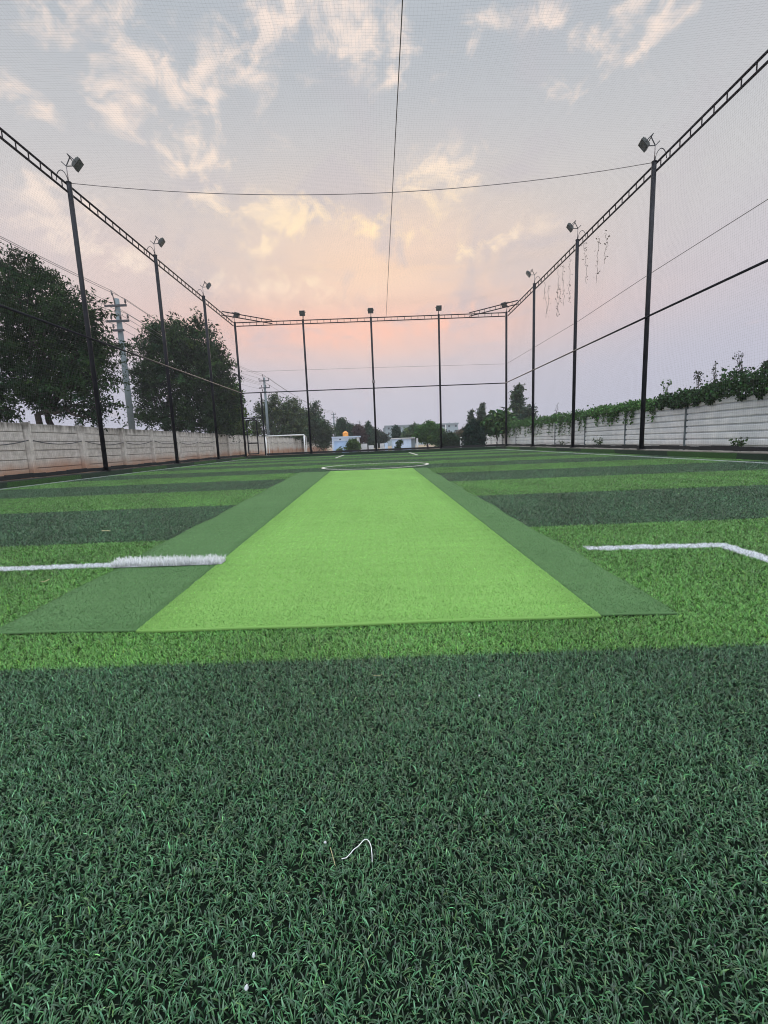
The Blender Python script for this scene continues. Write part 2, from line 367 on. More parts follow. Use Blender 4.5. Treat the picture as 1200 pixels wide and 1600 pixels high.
# the fibres lie in loose clumps that lean together
def turf(x, y, dd, rel, white=False, hs=1.0):
    parts = []
    for lo, hi, seg in ((0, 2.2, 4), (2.2, 5.0, 3), (5.0, 9.0, 2), (9.0, 99, 1)):
        s = (dd >= lo) & (dd < hi)
        if not s.any(): continue
        xx, yy, rr = x[s], y[s], rel[s]; n = s.sum()
        dk = stripe_dark(xx + rng.normal(0, 0.006, n), yy + rng.normal(0, 0.008, n))
        if white: col = np.tile([0.70, 0.73, 0.77], (n, 1)) * rng.uniform(0.55, 1.1, (n, 1))
        else:
            col = np.where(dk[:, None], C_DARK, C_LIGHT)
            patch = 1 + 0.10 * field(xx, yy, 5.0, 3) + 0.07 * field(xx, yy, 1.3, 5)  # faint brushed sheen put into the fibre colour as soft patches
            col = col * patch[:, None] * np.exp(rng.normal(-0.04, 1, n) * np.where(dk, 0.48, 0.30))[:, None] * (1 + rng.normal(0, 0.10, (n, 3)))
            odd = rng.uniform(0, 1, n) < 0.035
            col[odd] = col[odd] * np.array([1.9, 1.45, 1.1])
        th = rng.uniform(0, 2 * np.pi, n)
        h = rng.uniform(0.011, 0.0195, n) * hs; lean = np.clip(rng.normal(0.92, 0.30, n), 0.1, 1.6)
        w = rng.uniform(0.0015, 0.0024, n) * np.minimum(rr, 9.0) ** 0.85
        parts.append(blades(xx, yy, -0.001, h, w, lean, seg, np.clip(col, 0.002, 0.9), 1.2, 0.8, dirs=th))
    return cat(parts)
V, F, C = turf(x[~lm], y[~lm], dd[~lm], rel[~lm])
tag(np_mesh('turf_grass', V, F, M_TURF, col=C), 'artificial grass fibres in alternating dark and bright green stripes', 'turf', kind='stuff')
# white fibres of the painted lines (denser than the green around them)
xw, yw, dw, rw = [], [], [], []
for rep in range(2):
    xx, yy, d2, r2 = scatter(); s = line_mask(xx, yy); xw.append(xx[s]); yw.append(yy[s]); dw.append(d2[s]); rw.append(r2[s])
xw, yw, dw, rw = map(np.concatenate, (xw + [x[lm]], yw + [y[lm]], dw + [dd[lm]], rw + [rel[lm]]))
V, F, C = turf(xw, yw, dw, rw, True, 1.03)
rb = MB()                                # woven base of the line, seen from far off where single fibres blur
for (ax, ay), (bx, by) in LINES:
    L = math.hypot(bx - ax, by - ay); nx, ny_ = -(by - ay) / L * LW * 0.42, (bx - ax) / L * LW * 0.42; n = max(2, int(L / 0.5))
    for k in range(n):
        p = [(ax + (bx - ax) * (k + j) / n, ay + (by - ay) * (k + j) / n) for j in (0, 1)]
        if min(math.hypot(*q) for q in p) > 6: rb.add([(p[0][0] - nx, p[0][1] - ny_, .013), (p[1][0] - nx, p[1][1] - ny_, .013), (p[1][0] + nx, p[1][1] + ny_, .013), (p[0][0] + nx, p[0][1] + ny_, .013)], [(3, 2, 1, 0)])
for k in range(96):
    t0, t1 = 2 * math.pi * k / 96, 2 * math.pi * (k + 1) / 96; ra, rb_ = CIRC[2] - 0.036, CIRC[2] + 0.036
    rb.add([(CIRC[0] + r_ * math.cos(t), CIRC[1] + r_ * math.sin(t), .013) for r_, t in ((ra, t0), (rb_, t0), (rb_, t1), (ra, t1))], [(0, 1, 2, 3)])
V, F, C = cat([(np.array(rb.v), np.array(rb.f), np.tile([0.40, 0.43, 0.42], (len(rb.v), 1))), (V, F, C)])
tag(np_mesh('pitch_marking', V, F, M_WTURF, col=C), 'white lines and centre circle woven into the green turf', 'line marking', kind='structure')

# mat: a light strip between two dark borders, short dense pile on a thin backing
mat = empty('cricket_mat', (0, 1.6, 0.0), 'long light green pitch mat with dark green borders laid over the turf', 'mat')
ML = np.array([0.200, 0.385, 0.100]); MD = np.array([0.098, 0.190, 0.077])
def mat_part(name, i0, i1, colr, z1, front):
    ny = 60; V = []; F = []
    for z in (0.006, z1):
        for t in np.linspace(0, 1, ny):
            yy = (YN + 0.06 + (YF - YN - 0.06) * t) if t > 0 else YN; e = mat_edges(np.array(yy))
            for k in range(9):
                xx = e[i0] + (e[i1] - e[i0]) * k / 8
                y2 = yy if t > 0 else float(mat_near(np.array(xx))) + front
                V.append((float(xx), float(y2), z))
    m = ny * 9
    for j in range(ny - 1):
        for k in range(8):
            a = j * 9 + k; F.append((m + a, m + a + 1, m + a + 10, m + a + 9))
    for j in range(ny - 1):
        a = j * 9; F.append((a, m + a, m + a + 9, a + 9)); a += 8; F.append((a + 9, m + a + 9, m + a, a))
    for k in range(8): F.append((k, k + 1, m + k + 1, m + k)); a = (ny - 1) * 9 + k; F.append((a + 1, a, m + a, m + a + 1))
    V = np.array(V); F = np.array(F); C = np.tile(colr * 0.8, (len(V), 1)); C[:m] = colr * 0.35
    # pile
    c = 0.25; cx, cy = np.meshgrid(np.arange(-2.6, 2.2, c) + c / 2, np.arange(1.5, YF + .2, c) + c / 2); cx = cx.ravel(); cy = cy.ravel()
    d = np.hypot(cx, cy); dens = 42000 * np.minimum(1, 1.9 / d) ** 1.3
    n = rng.poisson(dens * c * c); i = np.repeat(np.arange(len(cx)), n)
    px = cx[i] + rng.uniform(-c / 2, c / 2, len(i)); py = cy[i] + rng.uniform(-c / 2, c / 2, len(i)); rl = np.sqrt(42000 / dens[i])
    e = mat_edges(py); ok = (px > e[i0]) & (px < e[i1]) & (py > mat_near(px) + front + 0.007) & (py < YF); px, py, rl = px[ok], py[ok], rl[ok]; n = len(px)
    weave = 1 + 0.05 * np.sin(px * 2 * np.pi / 0.035) * (np.hypot(px, py) < 6) + 0.06 * field(px, py, 2.0, 21) + 0.05 * field(px * 0.2, py, 14.0, 22) + 0.04 * field(px, py * 0.2, 22.0, 23)
    dm = np.hypot(px, py)
    for sc, amp in ((420, 0.10), (190, 0.10), (90, 0.07)):            # tufts of the carpet, a few millimetres to centimetres across
        weave = weave + amp * field(px, py * 0.8, sc, int(sc)) * np.clip(sc * 0.004 * 14 / (dm + 1) * 3, 0, 1)
    weave = weave + 0.07 * field(px * 0.12, py, 60.0, 31) * np.clip(4 / dm, 0, 1)
    weave = np.clip(weave, 0.55, 1.5)
    col = colr * (weave * np.exp(rng.normal(0, 0.15, n)))[:, None] * (1 + rng.normal(0, 0.06, (n, 3)))
    P = blades(px, py, z1 - 0.001, rng.uniform(0.004, 0.0075, n), rng.uniform(0.0014, 0.0022, n) * rl ** 0.9, np.clip(rng.normal(0.7, 0.25, n), 0.1, 1.2), 1 if False else 2, np.clip(col, 0.003, 0.9), 1.15)
    V, F, C = cat([(V, F, C), P])
    return np_mesh(name, V, F, M_PILE, mat, C)
mat_part('playing_strip', 1, 2, ML, 0.0170, -0.010)
tag(mat_part('border', 0, 1, MD, 0.0140, 0.004), 'broad dark green border on the gate side of the mat')
tag(mat_part('border', 2, 3, MD, 0.0135, 0.006), 'narrower dark green border on the fence side of the mat')

# loose white turf strip lying over the border
def tuft_strip():
    n = 2600; t = rng.uniform(0, 1, n); w = rng.uniform(-0.5, 0.5, n) * (0.095 + 0.012 * np.sin(t * 23) - 0.02 * np.abs(t - .5))
    p = at_z(178, 884, 0.02); q = at_z(349, 877, 0.025)
    px = p[0] + (q[0] - p[0]) * t; py = p[1] + (q[1] - p[1]) * t + w + 0.006 * np.sin(t * 9)
    col = np.tile([0.84, 0.855, 0.87], (n, 1)) * rng.uniform(0.72, 1.04, (n, 1))
    V, F, C = blades(px, py, 0.021 + 0.003 * np.sin(t * 5), rng.uniform(0.022, 0.050, n), rng.uniform(0.0022, 0.0036, n), np.clip(rng.normal(0.65, 0.4, n), 0.05, 1.4), 3, col, 1.0)
    b = MB()
    for i in range(12):
        f0, f1 = i / 12, (i + 1) / 12
        x0, x1 = p[0] + (q[0] - p[0]) * f0, p[0] + (q[0] - p[0]) * f1; y0 = p[1] + (q[1] - p[1]) * f0
        b.box(x0, x1, y0 - 0.034, y0 + 0.034, 0.0155, 0.0205)
    Vb = np.array(b.v); Fb = np.array(b.f)
    V, F, C = cat([(Vb, Fb, np.tile([0.5, 0.52, 0.55], (len(Vb), 1))), (V, F, C)])
    o = np_mesh('turf_strip', V, F, M_WTURF, col=C)
    tag(o, 'thick shaggy strip of white artificial turf lying across the mat border', 'turf strip')
tuft_strip()

# ---------------------------------------------------------------- kerbs
def m_kerb():
    m, nt, b = nt_new('turf_kerb'); p = pos_n(nt)
    n = noise_n(nt, 60, 4, 0.7); n0 = noise_n(nt, 1.1, 3)
    yy = math_n(nt, 'ADD', p[1], math_n(nt, 'MULTIPLY', n0, 1.0))
    k = math_n(nt, 'FLOOR', math_n(nt, 'DIVIDE', yy, 2.6)); odd = math_n(nt, 'ABSOLUTE', math_n(nt, 'SUBTRACT', k, math_n(nt, 'MULTIPLY', 2.0, math_n(nt, 'FLOOR', math_n(nt, 'DIVIDE', k, 2.0)))))
    c = mix_n(nt, odd, (0.045, 0.15, 0.022), (0.016, 0.05, 0.026))
    c = mix_n(nt, smooth_n(nt, n, 0.3, 0.7), (0.006, 0.02, 0.006), c)
    nt.links.new(c, b.inputs['Base Color']); b.inputs['Roughness'].default_value = 0.9; bump_n(nt, b, n, 1.0, 0.03); return m
M_KT = m_kerb(); M_KC = plain('kerb_concrete', (0.26, 0.24, 0.21), 0.9, 0, 0.35, 5)
M_KD = plain('kerb_dark', (0.05, 0.055, 0.045), 0.95, 0, 0.4, 5)
def kerb(x0, x1, y0, y1, side):
    b = MB(); b.box(x0, x1, y0, y1, -0.05, ZB - 0.012); o = b.build('kerb', M_KC if side == 'r' else M_KD)
    tag(o, {'l': 'low turf covered kerb under the netting beside the concrete wall', 'r': 'low turf covered kerb under the netting beside the metal fence', 'b': 'low dark kerb under the far netting'}[side], 'kerb', kind='structure')
    t = MB()
    if side == 'l': t.box(x1, x1 + 0.035, y0, y1, 0.001, ZB - 0.035)
    if side == 'r': t.box(x0 - 0.035, x0, y0, y1, 0.001, ZB - 0.035)
    if side == 'b': t.box(x0 + .3, x1 - .3, y0 - 0.035, y0, 0.001, ZB - 0.03)
    t.build('turf_facing', M_KT, o)
kerb(-8.34, -8.125, Y0, D + 0.17, 'l'); kerb(7.885, 8.13, Y0, D + 0.17, 'r'); kerb(-8.12, 7.88, D - 0.09, D + 0.165, 'b')

# ---------------------------------------------------------------- cage: posts with floodlights
def post(x, y, label, ztop=H, r=0.064):
    e = empty('net_post', (x, y, ZB), label, 'post', 'steel posts of the netting cage')
    MB().tube([(x, y, ZB + 0.012), (x, y, ztop - 0.012)], r, 16, True).build('pipe', M_STEEL, e, True).data
    MB().box(x - 0.1, x + 0.1, y - 0.075, y + 0.075, ZB - 0.011, ZB + 0.012).build('base_plate', M_STEEL, e)
    MB().tube([(x, y, ztop - 0.012), (x, y, ztop + 0.012)], r * 1.12, 16).build('cap', M_STEEL, e)
    return e
def floodlight(x, y, aim, label, lift=0.40, tilt=38, out=0.28, size=0.30):
    """aim: azimuth (deg) the lamp faces, measured from +x"""
    z0 = H + 0.01; e = empty('floodlight', (x, y, z0), label, 'floodlight', 'floodlights on the net posts')
    ca, sa = math.cos(R(aim)), math.sin(R(aim)); P = lambda u, w, z: (x + ca * u - sa * w, y + sa * u + ca * w, z0 + z)
    MB().tube([P(0, 0, 0), P(-0.01, 0, lift)], 0.013, 8).build('stand', M_GALV, e, True)
    # housing: fins behind, frame in front
    c = Vector(P(out, 0, lift + 0.06)); rot = Matrix.Rotation(R(aim), 4, 'Z') @ Matrix.Rotation(R(tilt), 4, 'Y')
    M = Matrix.Translation(c) @ rot
    hb = MB(); hb.obox(M, 0.075, size, size * 0.92); 
    for k in range(7): hb.obox(M @ Matrix.Translation((-0.057, (k - 3) * size * 0.115, 0)), 0.04, 0.012, size * 0.7)
    hb.obox(M @ Matrix.Translation((-0.06, 0, 0)), 0.05, size * 0.45, size * 0.22)
    hs = hb.build('housing', M_LAMP, e, False, 0.006)
    MB().obox(M @ Matrix.Translation((0.0395, 0, 0)), 0.003, size * 0.86, size * 0.78).build('glass', M_GLASS, hs)
    # U bracket from the lamp's sides back to the stand head
    pts = [M @ Vector((0, -size * 0.53, 0)), M @ Vector((-0.24, -size * 0.53, 0.02)), M @ Vector((-0.24, size * 0.53, 0.02)), M @ Vector((0, size * 0.53, 0))]
    bb = MB()
    for a, b in zip(pts, pts[1:]): bb.tube([a, b], 0.014, 6)
    bb.tube([M @ Vector((-0.24, 0, 0.02)), P(-0.01, 0, lift)], 0.014, 6)
    bb.tube([P(-0.12, 0, lift + 0.10), P(-0.01, 0, lift - 0.005), M @ Vector((-0.05, 0, -size * 0.30))], 0.013, 6)
    bb.build('bracket', M_DARK, e)
    MB().tube([P(-0.20 * math.sin(t) * 1.15 + 0.10 * (1 - t / math.pi), 0.02, 0.30 * math.sin(t * 0.5 + math.pi / 2) ** 2 * (1 if t < 9 else 0) + 0.0) if False else P(-0.16 - 0.15 * math.cos(t) + 0.0, 0.015, -0.06 + 0.36 * math.sin(t)) for t in np.linspace(0.25, math.pi, 12)], 0.011, 6).build('cable', M_DARK, e, True)
    return e

PL = [("dark steel net post on left kerb with the long cross wire tied to its top", 0), ("dark steel net post on left kerb in front of the second tree's crown", 1), ("dark steel net post on left kerb next before the gate corner", 2)]
PR = [("thick dark steel net post on right kerb where the cross wire ends", 0), ("dark steel net post on right kerb with dried creeper strands hanging beside its head", 1), ("dark steel net post on right kerb next before the far right corner", 2)]
for lab, i in PL: post(-A, YL[i], lab)
for lab, i in PR: post(B, YL[i], lab)
post(-A, D, 'corner net post that carries the black gate on its side'); post(B, D, 'corner net post at the far right, in front of the metal fence')
XB = [-A + (A + B) * k / 4 for k in (1, 2, 3)]
for x_, lab in zip(XB, ('slim net post in the far row, just right of the white goal frame', 'slim net post in the far row with a small pale fitting clamped to it', 'slim net post in the far row, in front of the apartment block end')): post(x_, D, lab, r=0.058)
for yy in (YL[0] - 4.888, YL[0] - 2 * 4.888):
    post(-A, yy, 'dark steel net post on left kerb, out beside the camera' if yy > 6 else 'dark steel net post at the left front end of the truss')
    post(B, yy, 'dark steel net post on right kerb, out beside the camera' if yy > 6 else 'dark steel net post at the right front end of the truss')
FL = ['grey floodlight on the left post where the cross wire starts', 'grey floodlight on the left post beside the first power pole', 'small grey floodlight on the left post next before the gate corner']
FR = ['grey floodlight on the thick right post where the cross wire ends', 'grey floodlight on the right post beside the dried creeper strands', 'small grey floodlight on the right post next before the far corner']
for i in range(3):
    floodlight(-A, YL[i], 12 - 55 * 0, FL[i]); floodlight(B, YL[i], 168, FR[i])
for x_, lab in zip(XB, ('square floodlight on the far post right of the goal frame', 'square floodlight on the far post with the pale clamped fitting', 'square floodlight on the far post in front of the apartment block end')): floodlight(x_, D, -90, lab, lift=0.26, tilt=25, out=0.13, size=0.32)
floodlight(-A, D, -38, 'floodlight at the far left corner behind the short truss brace', 0.30, 35, 0.22, 0.32); floodlight(B, D, -142, 'floodlight at the far right corner behind the short truss brace', 0.30, 35, 0.22, 0.32)

# trusses
def truss(p, q, label, step=0.40, depth=0.20):
    p, q = Vector(p), Vector(q); L = (q - p).length; u = (q - p) / L
    e = empty('truss_beam', p, label, 'truss')
    for nm, dz in (('top_chord', 0), ('bottom_chord', -depth)):
        MB().tube([p + Vector((0, 0, dz)), q + Vector((0, 0, dz))], 0.029, 8).build(nm, M_TRUSS, e, True)
    n = int(L / step); proto = None
    for k in range(1, n):
        c = p + u * (L * k / n)
        if proto is None:
            b = MB().tube([(0, 0, -depth + 0.026), (0, 0, -0.026)], 0.014, 6); o = b.build('rung', M_TRUSS, None); o.parent = e
            o.matrix_parent_inverse = Matrix.Translation(-e.location); o.location = c; proto = o
        else:
            o = proto.copy(); COL.objects.link(o); o.parent = e; o.matrix_parent_inverse = Matrix.Translation(-e.location); o.location = c
YT = YL[0] - 2 * 4.888
ZT = H - 0.01
truss((-A - 0.085, YT, ZT), (-A - 0.085, D - 0.06, ZT), 'long black ladder truss along the tops of the left net posts')
truss((B + 0.085, YT, ZT), (B + 0.085, D - 0.06, ZT), 'long black ladder truss along the tops of the right net posts')
truss((-A + 0.06, D + 0.08, ZT), (B - 0.06, D + 0.08, ZT), 'black ladder truss along the tops of the far net posts')
truss((-A - 0.05, D - 2.1, ZT + 0.055), (-A + 2.2, D + 0.04, ZT + 0.055), 'short ladder truss braced across the far left corner of the cage', 0.34, 0.19)
truss((B + 0.05, D - 2.1, ZT + 0.055), (B - 2.2, D + 0.04, ZT + 0.055), 'short ladder truss braced across the far right corner of the cage', 0.34, 0.19)
# mid rails
def rail(p, q, label, r=0.026):
    tag(MB().tube([p, q], r * 1.15, 8).build('mid_rail', M_STEEL, None, True), label, 'rail')
rail((-A + 0.075, YT, MZ), (-A + 0.075, D, MZ), 'black pipe rail halfway up the left netting, in front of the trees')
rail((B - 0.075, YT, MZ), (B - 0.075, D, MZ), 'black pipe rail halfway up the right netting, above the creeper fence')
rail((-A + 0.1, D - 0.075, MZ), (B - 0.1, D - 0.075, MZ), 'black pipe rail halfway up the far netting')
# gate in the far left corner
ge = empty('gate', (-7.6, D, ZB), 'narrow black steel framed gate in the far left corner of the netting', 'gate')
gx0, gx1 = -A + 0.06, -6.95
MB().tube([(gx1, D, ZB), (gx1, D, MZ - 0.03)], 0.045, 8).build('gate_post', M_STEEL, ge)
MB().tube([(gx0, D, 2.46), (gx1 - 0.046, D, 2.46)], 0.036, 8).build('lintel', M_STEEL, ge)
lf = MB(); fx0, fx1, fz0, fz1 = -7.97, -7.36, 0.29, 2.33
for a, b in (((fx0, fz0), (fx0, fz1)), ((fx1, fz0), (fx1, fz1)), ((fx0, fz0), (fx1, fz0)), ((fx0, fz1), (fx1, fz1)), ((fx0, 0.94), (fx1, 0.94))): lf.tube([(a[0], D - 0.02, a[1]), (b[0], D - 0.02, b[1])], 0.036, 8)
lf.build('leaf_frame', M_STEEL, ge)

# nets: real cords
def cords(lines, r, segs):
    """lines: array (n, segs+1, 3) -> triangular-section prisms"""
    n, m, _ = lines.shape; d = lines[:, -1] - lines[:, 0]; d /= np.linalg.norm(d, axis=1)[:, None]
    up = np.where(np.abs(d[:, 2:3]) > 0.9, np.array([[1., 0, 0]]), np.array([[0, 0, 1.]])); a = np.cross(d, up); a /= np.linalg.norm(a, axis=1)[:, None]; b = np.cross(a, d)
    V = np.empty((n, m, 3, 3))
    for j in range(3):
        t = 2 * np.pi * j / 3 + 0.5; V[:, :, j] = lines + (a * np.cos(t) + b * np.sin(t))[:, None] * r
    F = np.array([[i * 3 + j, i * 3 + (j + 1) % 3, (i + 1) * 3 + (j + 1) % 3, (i + 1) * 3 + j] for i in range(m - 1) for j in range(3)])
    return V.reshape(-1, 3), ((np.arange(n) * m * 3)[:, None, None] + F[None]).reshape(-1, 4)
def net(name, label, P, U, W, cell=0.060, r=0.00068, sag=None, hem=None):
    """parallelogram net from P spanned by U (length) and W (height)"""
    P, U, W = np.array(P, float), np.array(U, float), np.array(W, float); lu, lw = np.linalg.norm(U), np.linalg.norm(W); seg = 14
    N = np.cross(U, W); N /= np.linalg.norm(N)
    t = np.linspace(0, 1, seg + 1)
    def pts(a, b):
        q = P + a[..., None] * U + b[..., None] * W
        off = 0.025 * np.sin(a * lu * 1.3 + 2 * b * lw * 0.7) + 0.015 * np.sin(a * lu * 2.9 + 1 + b * lw * 2.1)
        q = q + N * (off * (np.minimum(np.minimum(a, 1 - a) * lu, np.minimum(b, 1 - b) * lw) > 0.05))[..., None]
        if sag: q = q - np.array([0, 0, 1.0]) * (sag * np.minimum(1, 4 * b * (1 - b)) * (0.75 + 0.25 * np.cos(a * lu * 2 * np.pi / 4.888)))[..., None]
        return q
    ka = np.arange(0, lu, cell) / lu; kb = np.arange(0, lw, cell) / lw
    ka = ka + rng.normal(0, 0.004, len(ka)) / lu; kb = kb + rng.normal(0, 0.004, len(kb)) / lw
    L1 = pts(np.repeat(ka[:, None], seg + 1, 1), np.repeat(t[None], len(ka), 0)); seg2 = int(lu / 0.6)
    t2 = np.linspace(0, 1, seg2 + 1)
    L2 = pts(np.repeat(t2[None], len(kb), 0), np.repeat(kb[:, None], seg2 + 1, 1))
    V1, F1 = cords(L1, r, seg); V2, F2 = cords(L2, r, seg2)
    e = empty(name, tuple(P + U / 2), label, 'net')
    np_mesh('netting', np.r_[V1, V2], np.r_[F1, F2 + len(V1)], M_CORD, e)
    if hem: hem(e)
    return e
zn = ZB + 0.02
def hem_lr(x, y0, y1):
    def f(e):
        b = MB()
        n = 60
        for k in range(n):
            ya, yb = y0 + (y1 - y0) * k / n, y0 + (y1 - y0) * (k + 1) / n
            b.box(x - 0.02, x + 0.02, ya, yb, ZB + 0.004 + 0.004 * math.sin(k * 2.1), ZB + 0.105 + 0.012 * math.sin(k * 1.3))
        b.build('hem', M_HEM, e)
    return f
net('side_net', 'fine dark mesh net hung along the left side of the cage', (-A - 0.06, YT, zn), (0, D - YT, 0), (0, 0, H - zn - 0.2), hem=hem_lr(-A - 0.075, YT, D))
net('side_net', 'fine dark mesh net hung along the right side of the cage', (B + 0.06, YT, zn), (0, D - YT, 0), (0, 0, H - zn - 0.2), hem=hem_lr(B + 0.075, YT, D))
def hem_b(e):
    MB().box(gx1 + 0.05, B - 0.08, D + 0.045, D + 0.085, ZB + 0.0, ZB + 0.12).build('hem', M_HEM, e)
    MB().box(-A + .1, gx1 - 0.05, D + 0.045, D + 0.085, ZB + 0.0, ZB + 0.05).build('hem', M_HEM, e)
net('end_net', 'fine dark mesh net hung across the far end of the cage', (-A, D + 0.055, zn), (A + B, 0, 0), (0, 0, H - zn - 0.2), hem=hem_b)
net('roof_net', 'fine mesh net stretched overhead between the two side trusses', (-A - 0.06, YT, H - 0.06), (0, D - YT + 0.05, 0), (A + B + 0.12, 0, 0), cell=0.062, r=0.0006, sag=0.28)

# wires of the cage
def sagwire(p, q, sag, r, n=24):
    p, q = np.array(p), np.array(q); return MB().tube([tuple(p + (q - p) * t - np.array([0, 0, 4 * sag * t * (1 - t)])) for t in np.linspace(0, 1, n)], r, 6)
tag(sagwire((-A + 0.06, YL[0], H - 0.02), (B - 0.06, YL[0], H - 0.02), 0.52, 0.009).build('cross_wire', M_WIRE, None, True), 'sagging wire stretched across the cage between the two front posts', 'wire')
tag(MB().tube([(0.66, YT, H - 0.36), (0.69, 9, H - 0.40), (0.72, 16, H - 0.30), (0.76, 23, H - 0.2), (0.80, D + 0.05, H - 0.05)], 0.010, 6).build('ridge_rope', M_WIRE, None, True), 'thin rope running lengthwise overhead down the middle of the roof net', 'rope')
tag(MB().tube([(B + 0.02, YT, 5.2), (B + 0.02, 14, 5.14), (B + 0.02, 18.6, 5.03), (B + 0.02, D - 0.1, 5.08)], 0.008, 6).build('net_wire', M_WIRE, None, True), 'thin straight wire along the right netting above the pipe rail', 'wire')
tag(MB().tube([(B - 0.1, D + 0.03, 5.08), (-0.2, D + 0.03, 5.16), (-A + 0.1, D + 0.03, 5.20)], 0.007, 6).build('net_wire', M_WIRE, None, True), 'faint thin wire along the far netting above the pipe rail', 'wire')
fx = empty('clamp_box', (XB[1], D, 4.31), 'small pale fitting clamped to the middle far post', 'fitting')
MB().box(XB[1] - 0.09, XB[1] + 0.09, D - 0.14, D - 0.053, 4.25, 4.42).build('case', M_GALV, fx, False, 0.01)
MB().tube([(XB[1], D, 4.29), (XB[1], D, 4.33)], 0.068, 12).build('strap', M_WHITE, fx)

# dried creeper strands on the right net
for pts in ([(852, 440), (850, 460), (855, 475), (853, 497)], [(857, 446), (857, 470), (854, 490)], [(871, 418), (873, 440), (870, 470), (871, 494)], [(873, 440), (876, 458), (872, 478), (873, 493)], [(880, 415), (879, 440), (881, 460), (880, 478)],
            [(890, 402), (891, 425), (889, 450), (890, 470)], [(912, 378), (913, 396), (916, 415), (916, 443)], [(938, 372), (934, 396), (933, 420), (932, 442)], [(946, 366), (948, 380), (945, 398), (944, 412)]):
    P = [at_x(a, b, B + 0.045) for a, b in pts]; b = MB(); dense = []
    for p, q in zip(P, P[1:]):
        for k in range(6):
            t = k / 6; dense.append(p + (q - p) * t + np.array([rng.normal(0, 0.012), rng.normal(0, 0.035), 0]))
    dense.append(P[-1]); b.tube([tuple(p) for p in dense], 0.007, 5)
    lv = b
    for p in dense:
        for k in range(2 if rng.uniform() < 0.5 else 0):
            c = p + rng.normal(0, 0.05, 3); s = rng.uniform(0.02, 0.05); d1 = rng.normal(0, 1, 3); d1 /= np.linalg.norm(d1); d2 = np.cross(d1, [0.3, 0.5, 0.8]); 
            lv.add([c, c + d1 * s + d2 * s * .5, c + d1 * s * 2, c + d1 * s - d2 * s * .5], [(0, 1, 2, 3)])
    tag(b.build('dry_creeper', M_DRY), 'withered brown creeper strand hanging on the right netting near the truss', 'creeper', 'dried creeper strands on the right netting')

# ---------------------------------------------------------------- left precast wall, right metal fence
def m_wall():
    m, nt, b = nt_new('precast_concrete'); p = pos_n(nt)
    mp = nt.nodes.new('ShaderNodeMapping'); mp.inputs['Scale'].default_value = (1, 1.6, 0.35); g = nt.nodes.new('ShaderNodeNewGeometry'); nt.links.new(g.outputs['Position'], mp.inputs[0])
    st = noise_n(nt, 3.2, 7, 0.65, mp.outputs[0]); n = noise_n(nt, 5, 7, 0.6); lo = noise_n(nt, 0.5, 3)
    c = mix_n(nt, smooth_n(nt, n, 0.3, 0.7), (0.42, 0.40, 0.365), (0.62, 0.60, 0.56))
    soil = math_n(nt, 'SUBTRACT', 1.0, smooth_n(nt, math_n(nt, 'ADD', p[2], math_n(nt, 'MULTIPLY', math_n(nt, 'SUBTRACT', lo, 0.5), 0.9)), 0.10, 0.66))
    c = mix_n(nt, math_n(nt, 'MULTIPLY', soil, math_n(nt, 'ADD', 0.45, math_n(nt, 'MULTIPLY', n, 0.8)), clamp=True), c, (0.36, 0.19, 0.11))
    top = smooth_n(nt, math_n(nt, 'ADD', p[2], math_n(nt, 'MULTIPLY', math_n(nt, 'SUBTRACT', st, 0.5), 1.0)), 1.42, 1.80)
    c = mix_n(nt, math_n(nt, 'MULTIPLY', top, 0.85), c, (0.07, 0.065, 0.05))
    nt.links.new(c, b.inputs['Base Color']); b.inputs['Roughness'].default_value = 0.92; bump_n(nt, b, noise_n(nt, 55, 5), 0.25, 0.01); return m
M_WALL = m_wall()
WX = -11.0; WTOP = 1.70
def wall_y(px): return WX / (-(590 - px) / FPX) if True else 0
yposts = [at_x(px, 680, WX)[1] for px in (41, 124, 189, 235)]
stp = yposts[2] - yposts[1]
yposts = [yposts[0] - stp * k for k in (3, 2, 1)] + yposts
yy = yposts[-1]
while yy < 98: yy += stp * 1.02; yposts.append(yy)
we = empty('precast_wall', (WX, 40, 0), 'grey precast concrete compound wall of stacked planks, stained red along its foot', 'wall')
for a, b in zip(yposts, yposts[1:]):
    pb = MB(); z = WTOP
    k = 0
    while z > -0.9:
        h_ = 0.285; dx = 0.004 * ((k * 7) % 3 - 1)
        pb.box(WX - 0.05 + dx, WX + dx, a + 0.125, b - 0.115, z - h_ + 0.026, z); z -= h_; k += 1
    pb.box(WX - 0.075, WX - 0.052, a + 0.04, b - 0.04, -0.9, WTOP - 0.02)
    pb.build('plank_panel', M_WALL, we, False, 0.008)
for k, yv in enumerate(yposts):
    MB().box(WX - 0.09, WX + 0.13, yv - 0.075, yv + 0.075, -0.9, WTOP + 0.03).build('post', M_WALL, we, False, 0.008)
y2 = at_x(131, 700, WX)[1]
MB().box(WX + 0.006, WX + 0.11, y2 - 0.06, y2 + 0.05, -0.9, WTOP + 0.0).build('post', M_WALL, we, False, 0.008)
cb = []
for k in range(len(yposts) - 1):
    for t in np.linspace(0, 1, 8, endpoint=False): cb.append((WX + 0.10, yposts[k] + (yposts[k + 1] - yposts[k]) * t, 1.16 + 0.05 * math.sin(k * 2.3) * (1 - t) + 0.05 * math.sin((k + 1) * 2.3) * t - 0.13 * 4 * t * (1 - t)))
tag(MB().tube(cb, 0.016, 6).build('wall_cable', M_DARK, None, True), 'black cable sagging from post to post along the concrete wall', 'cable')

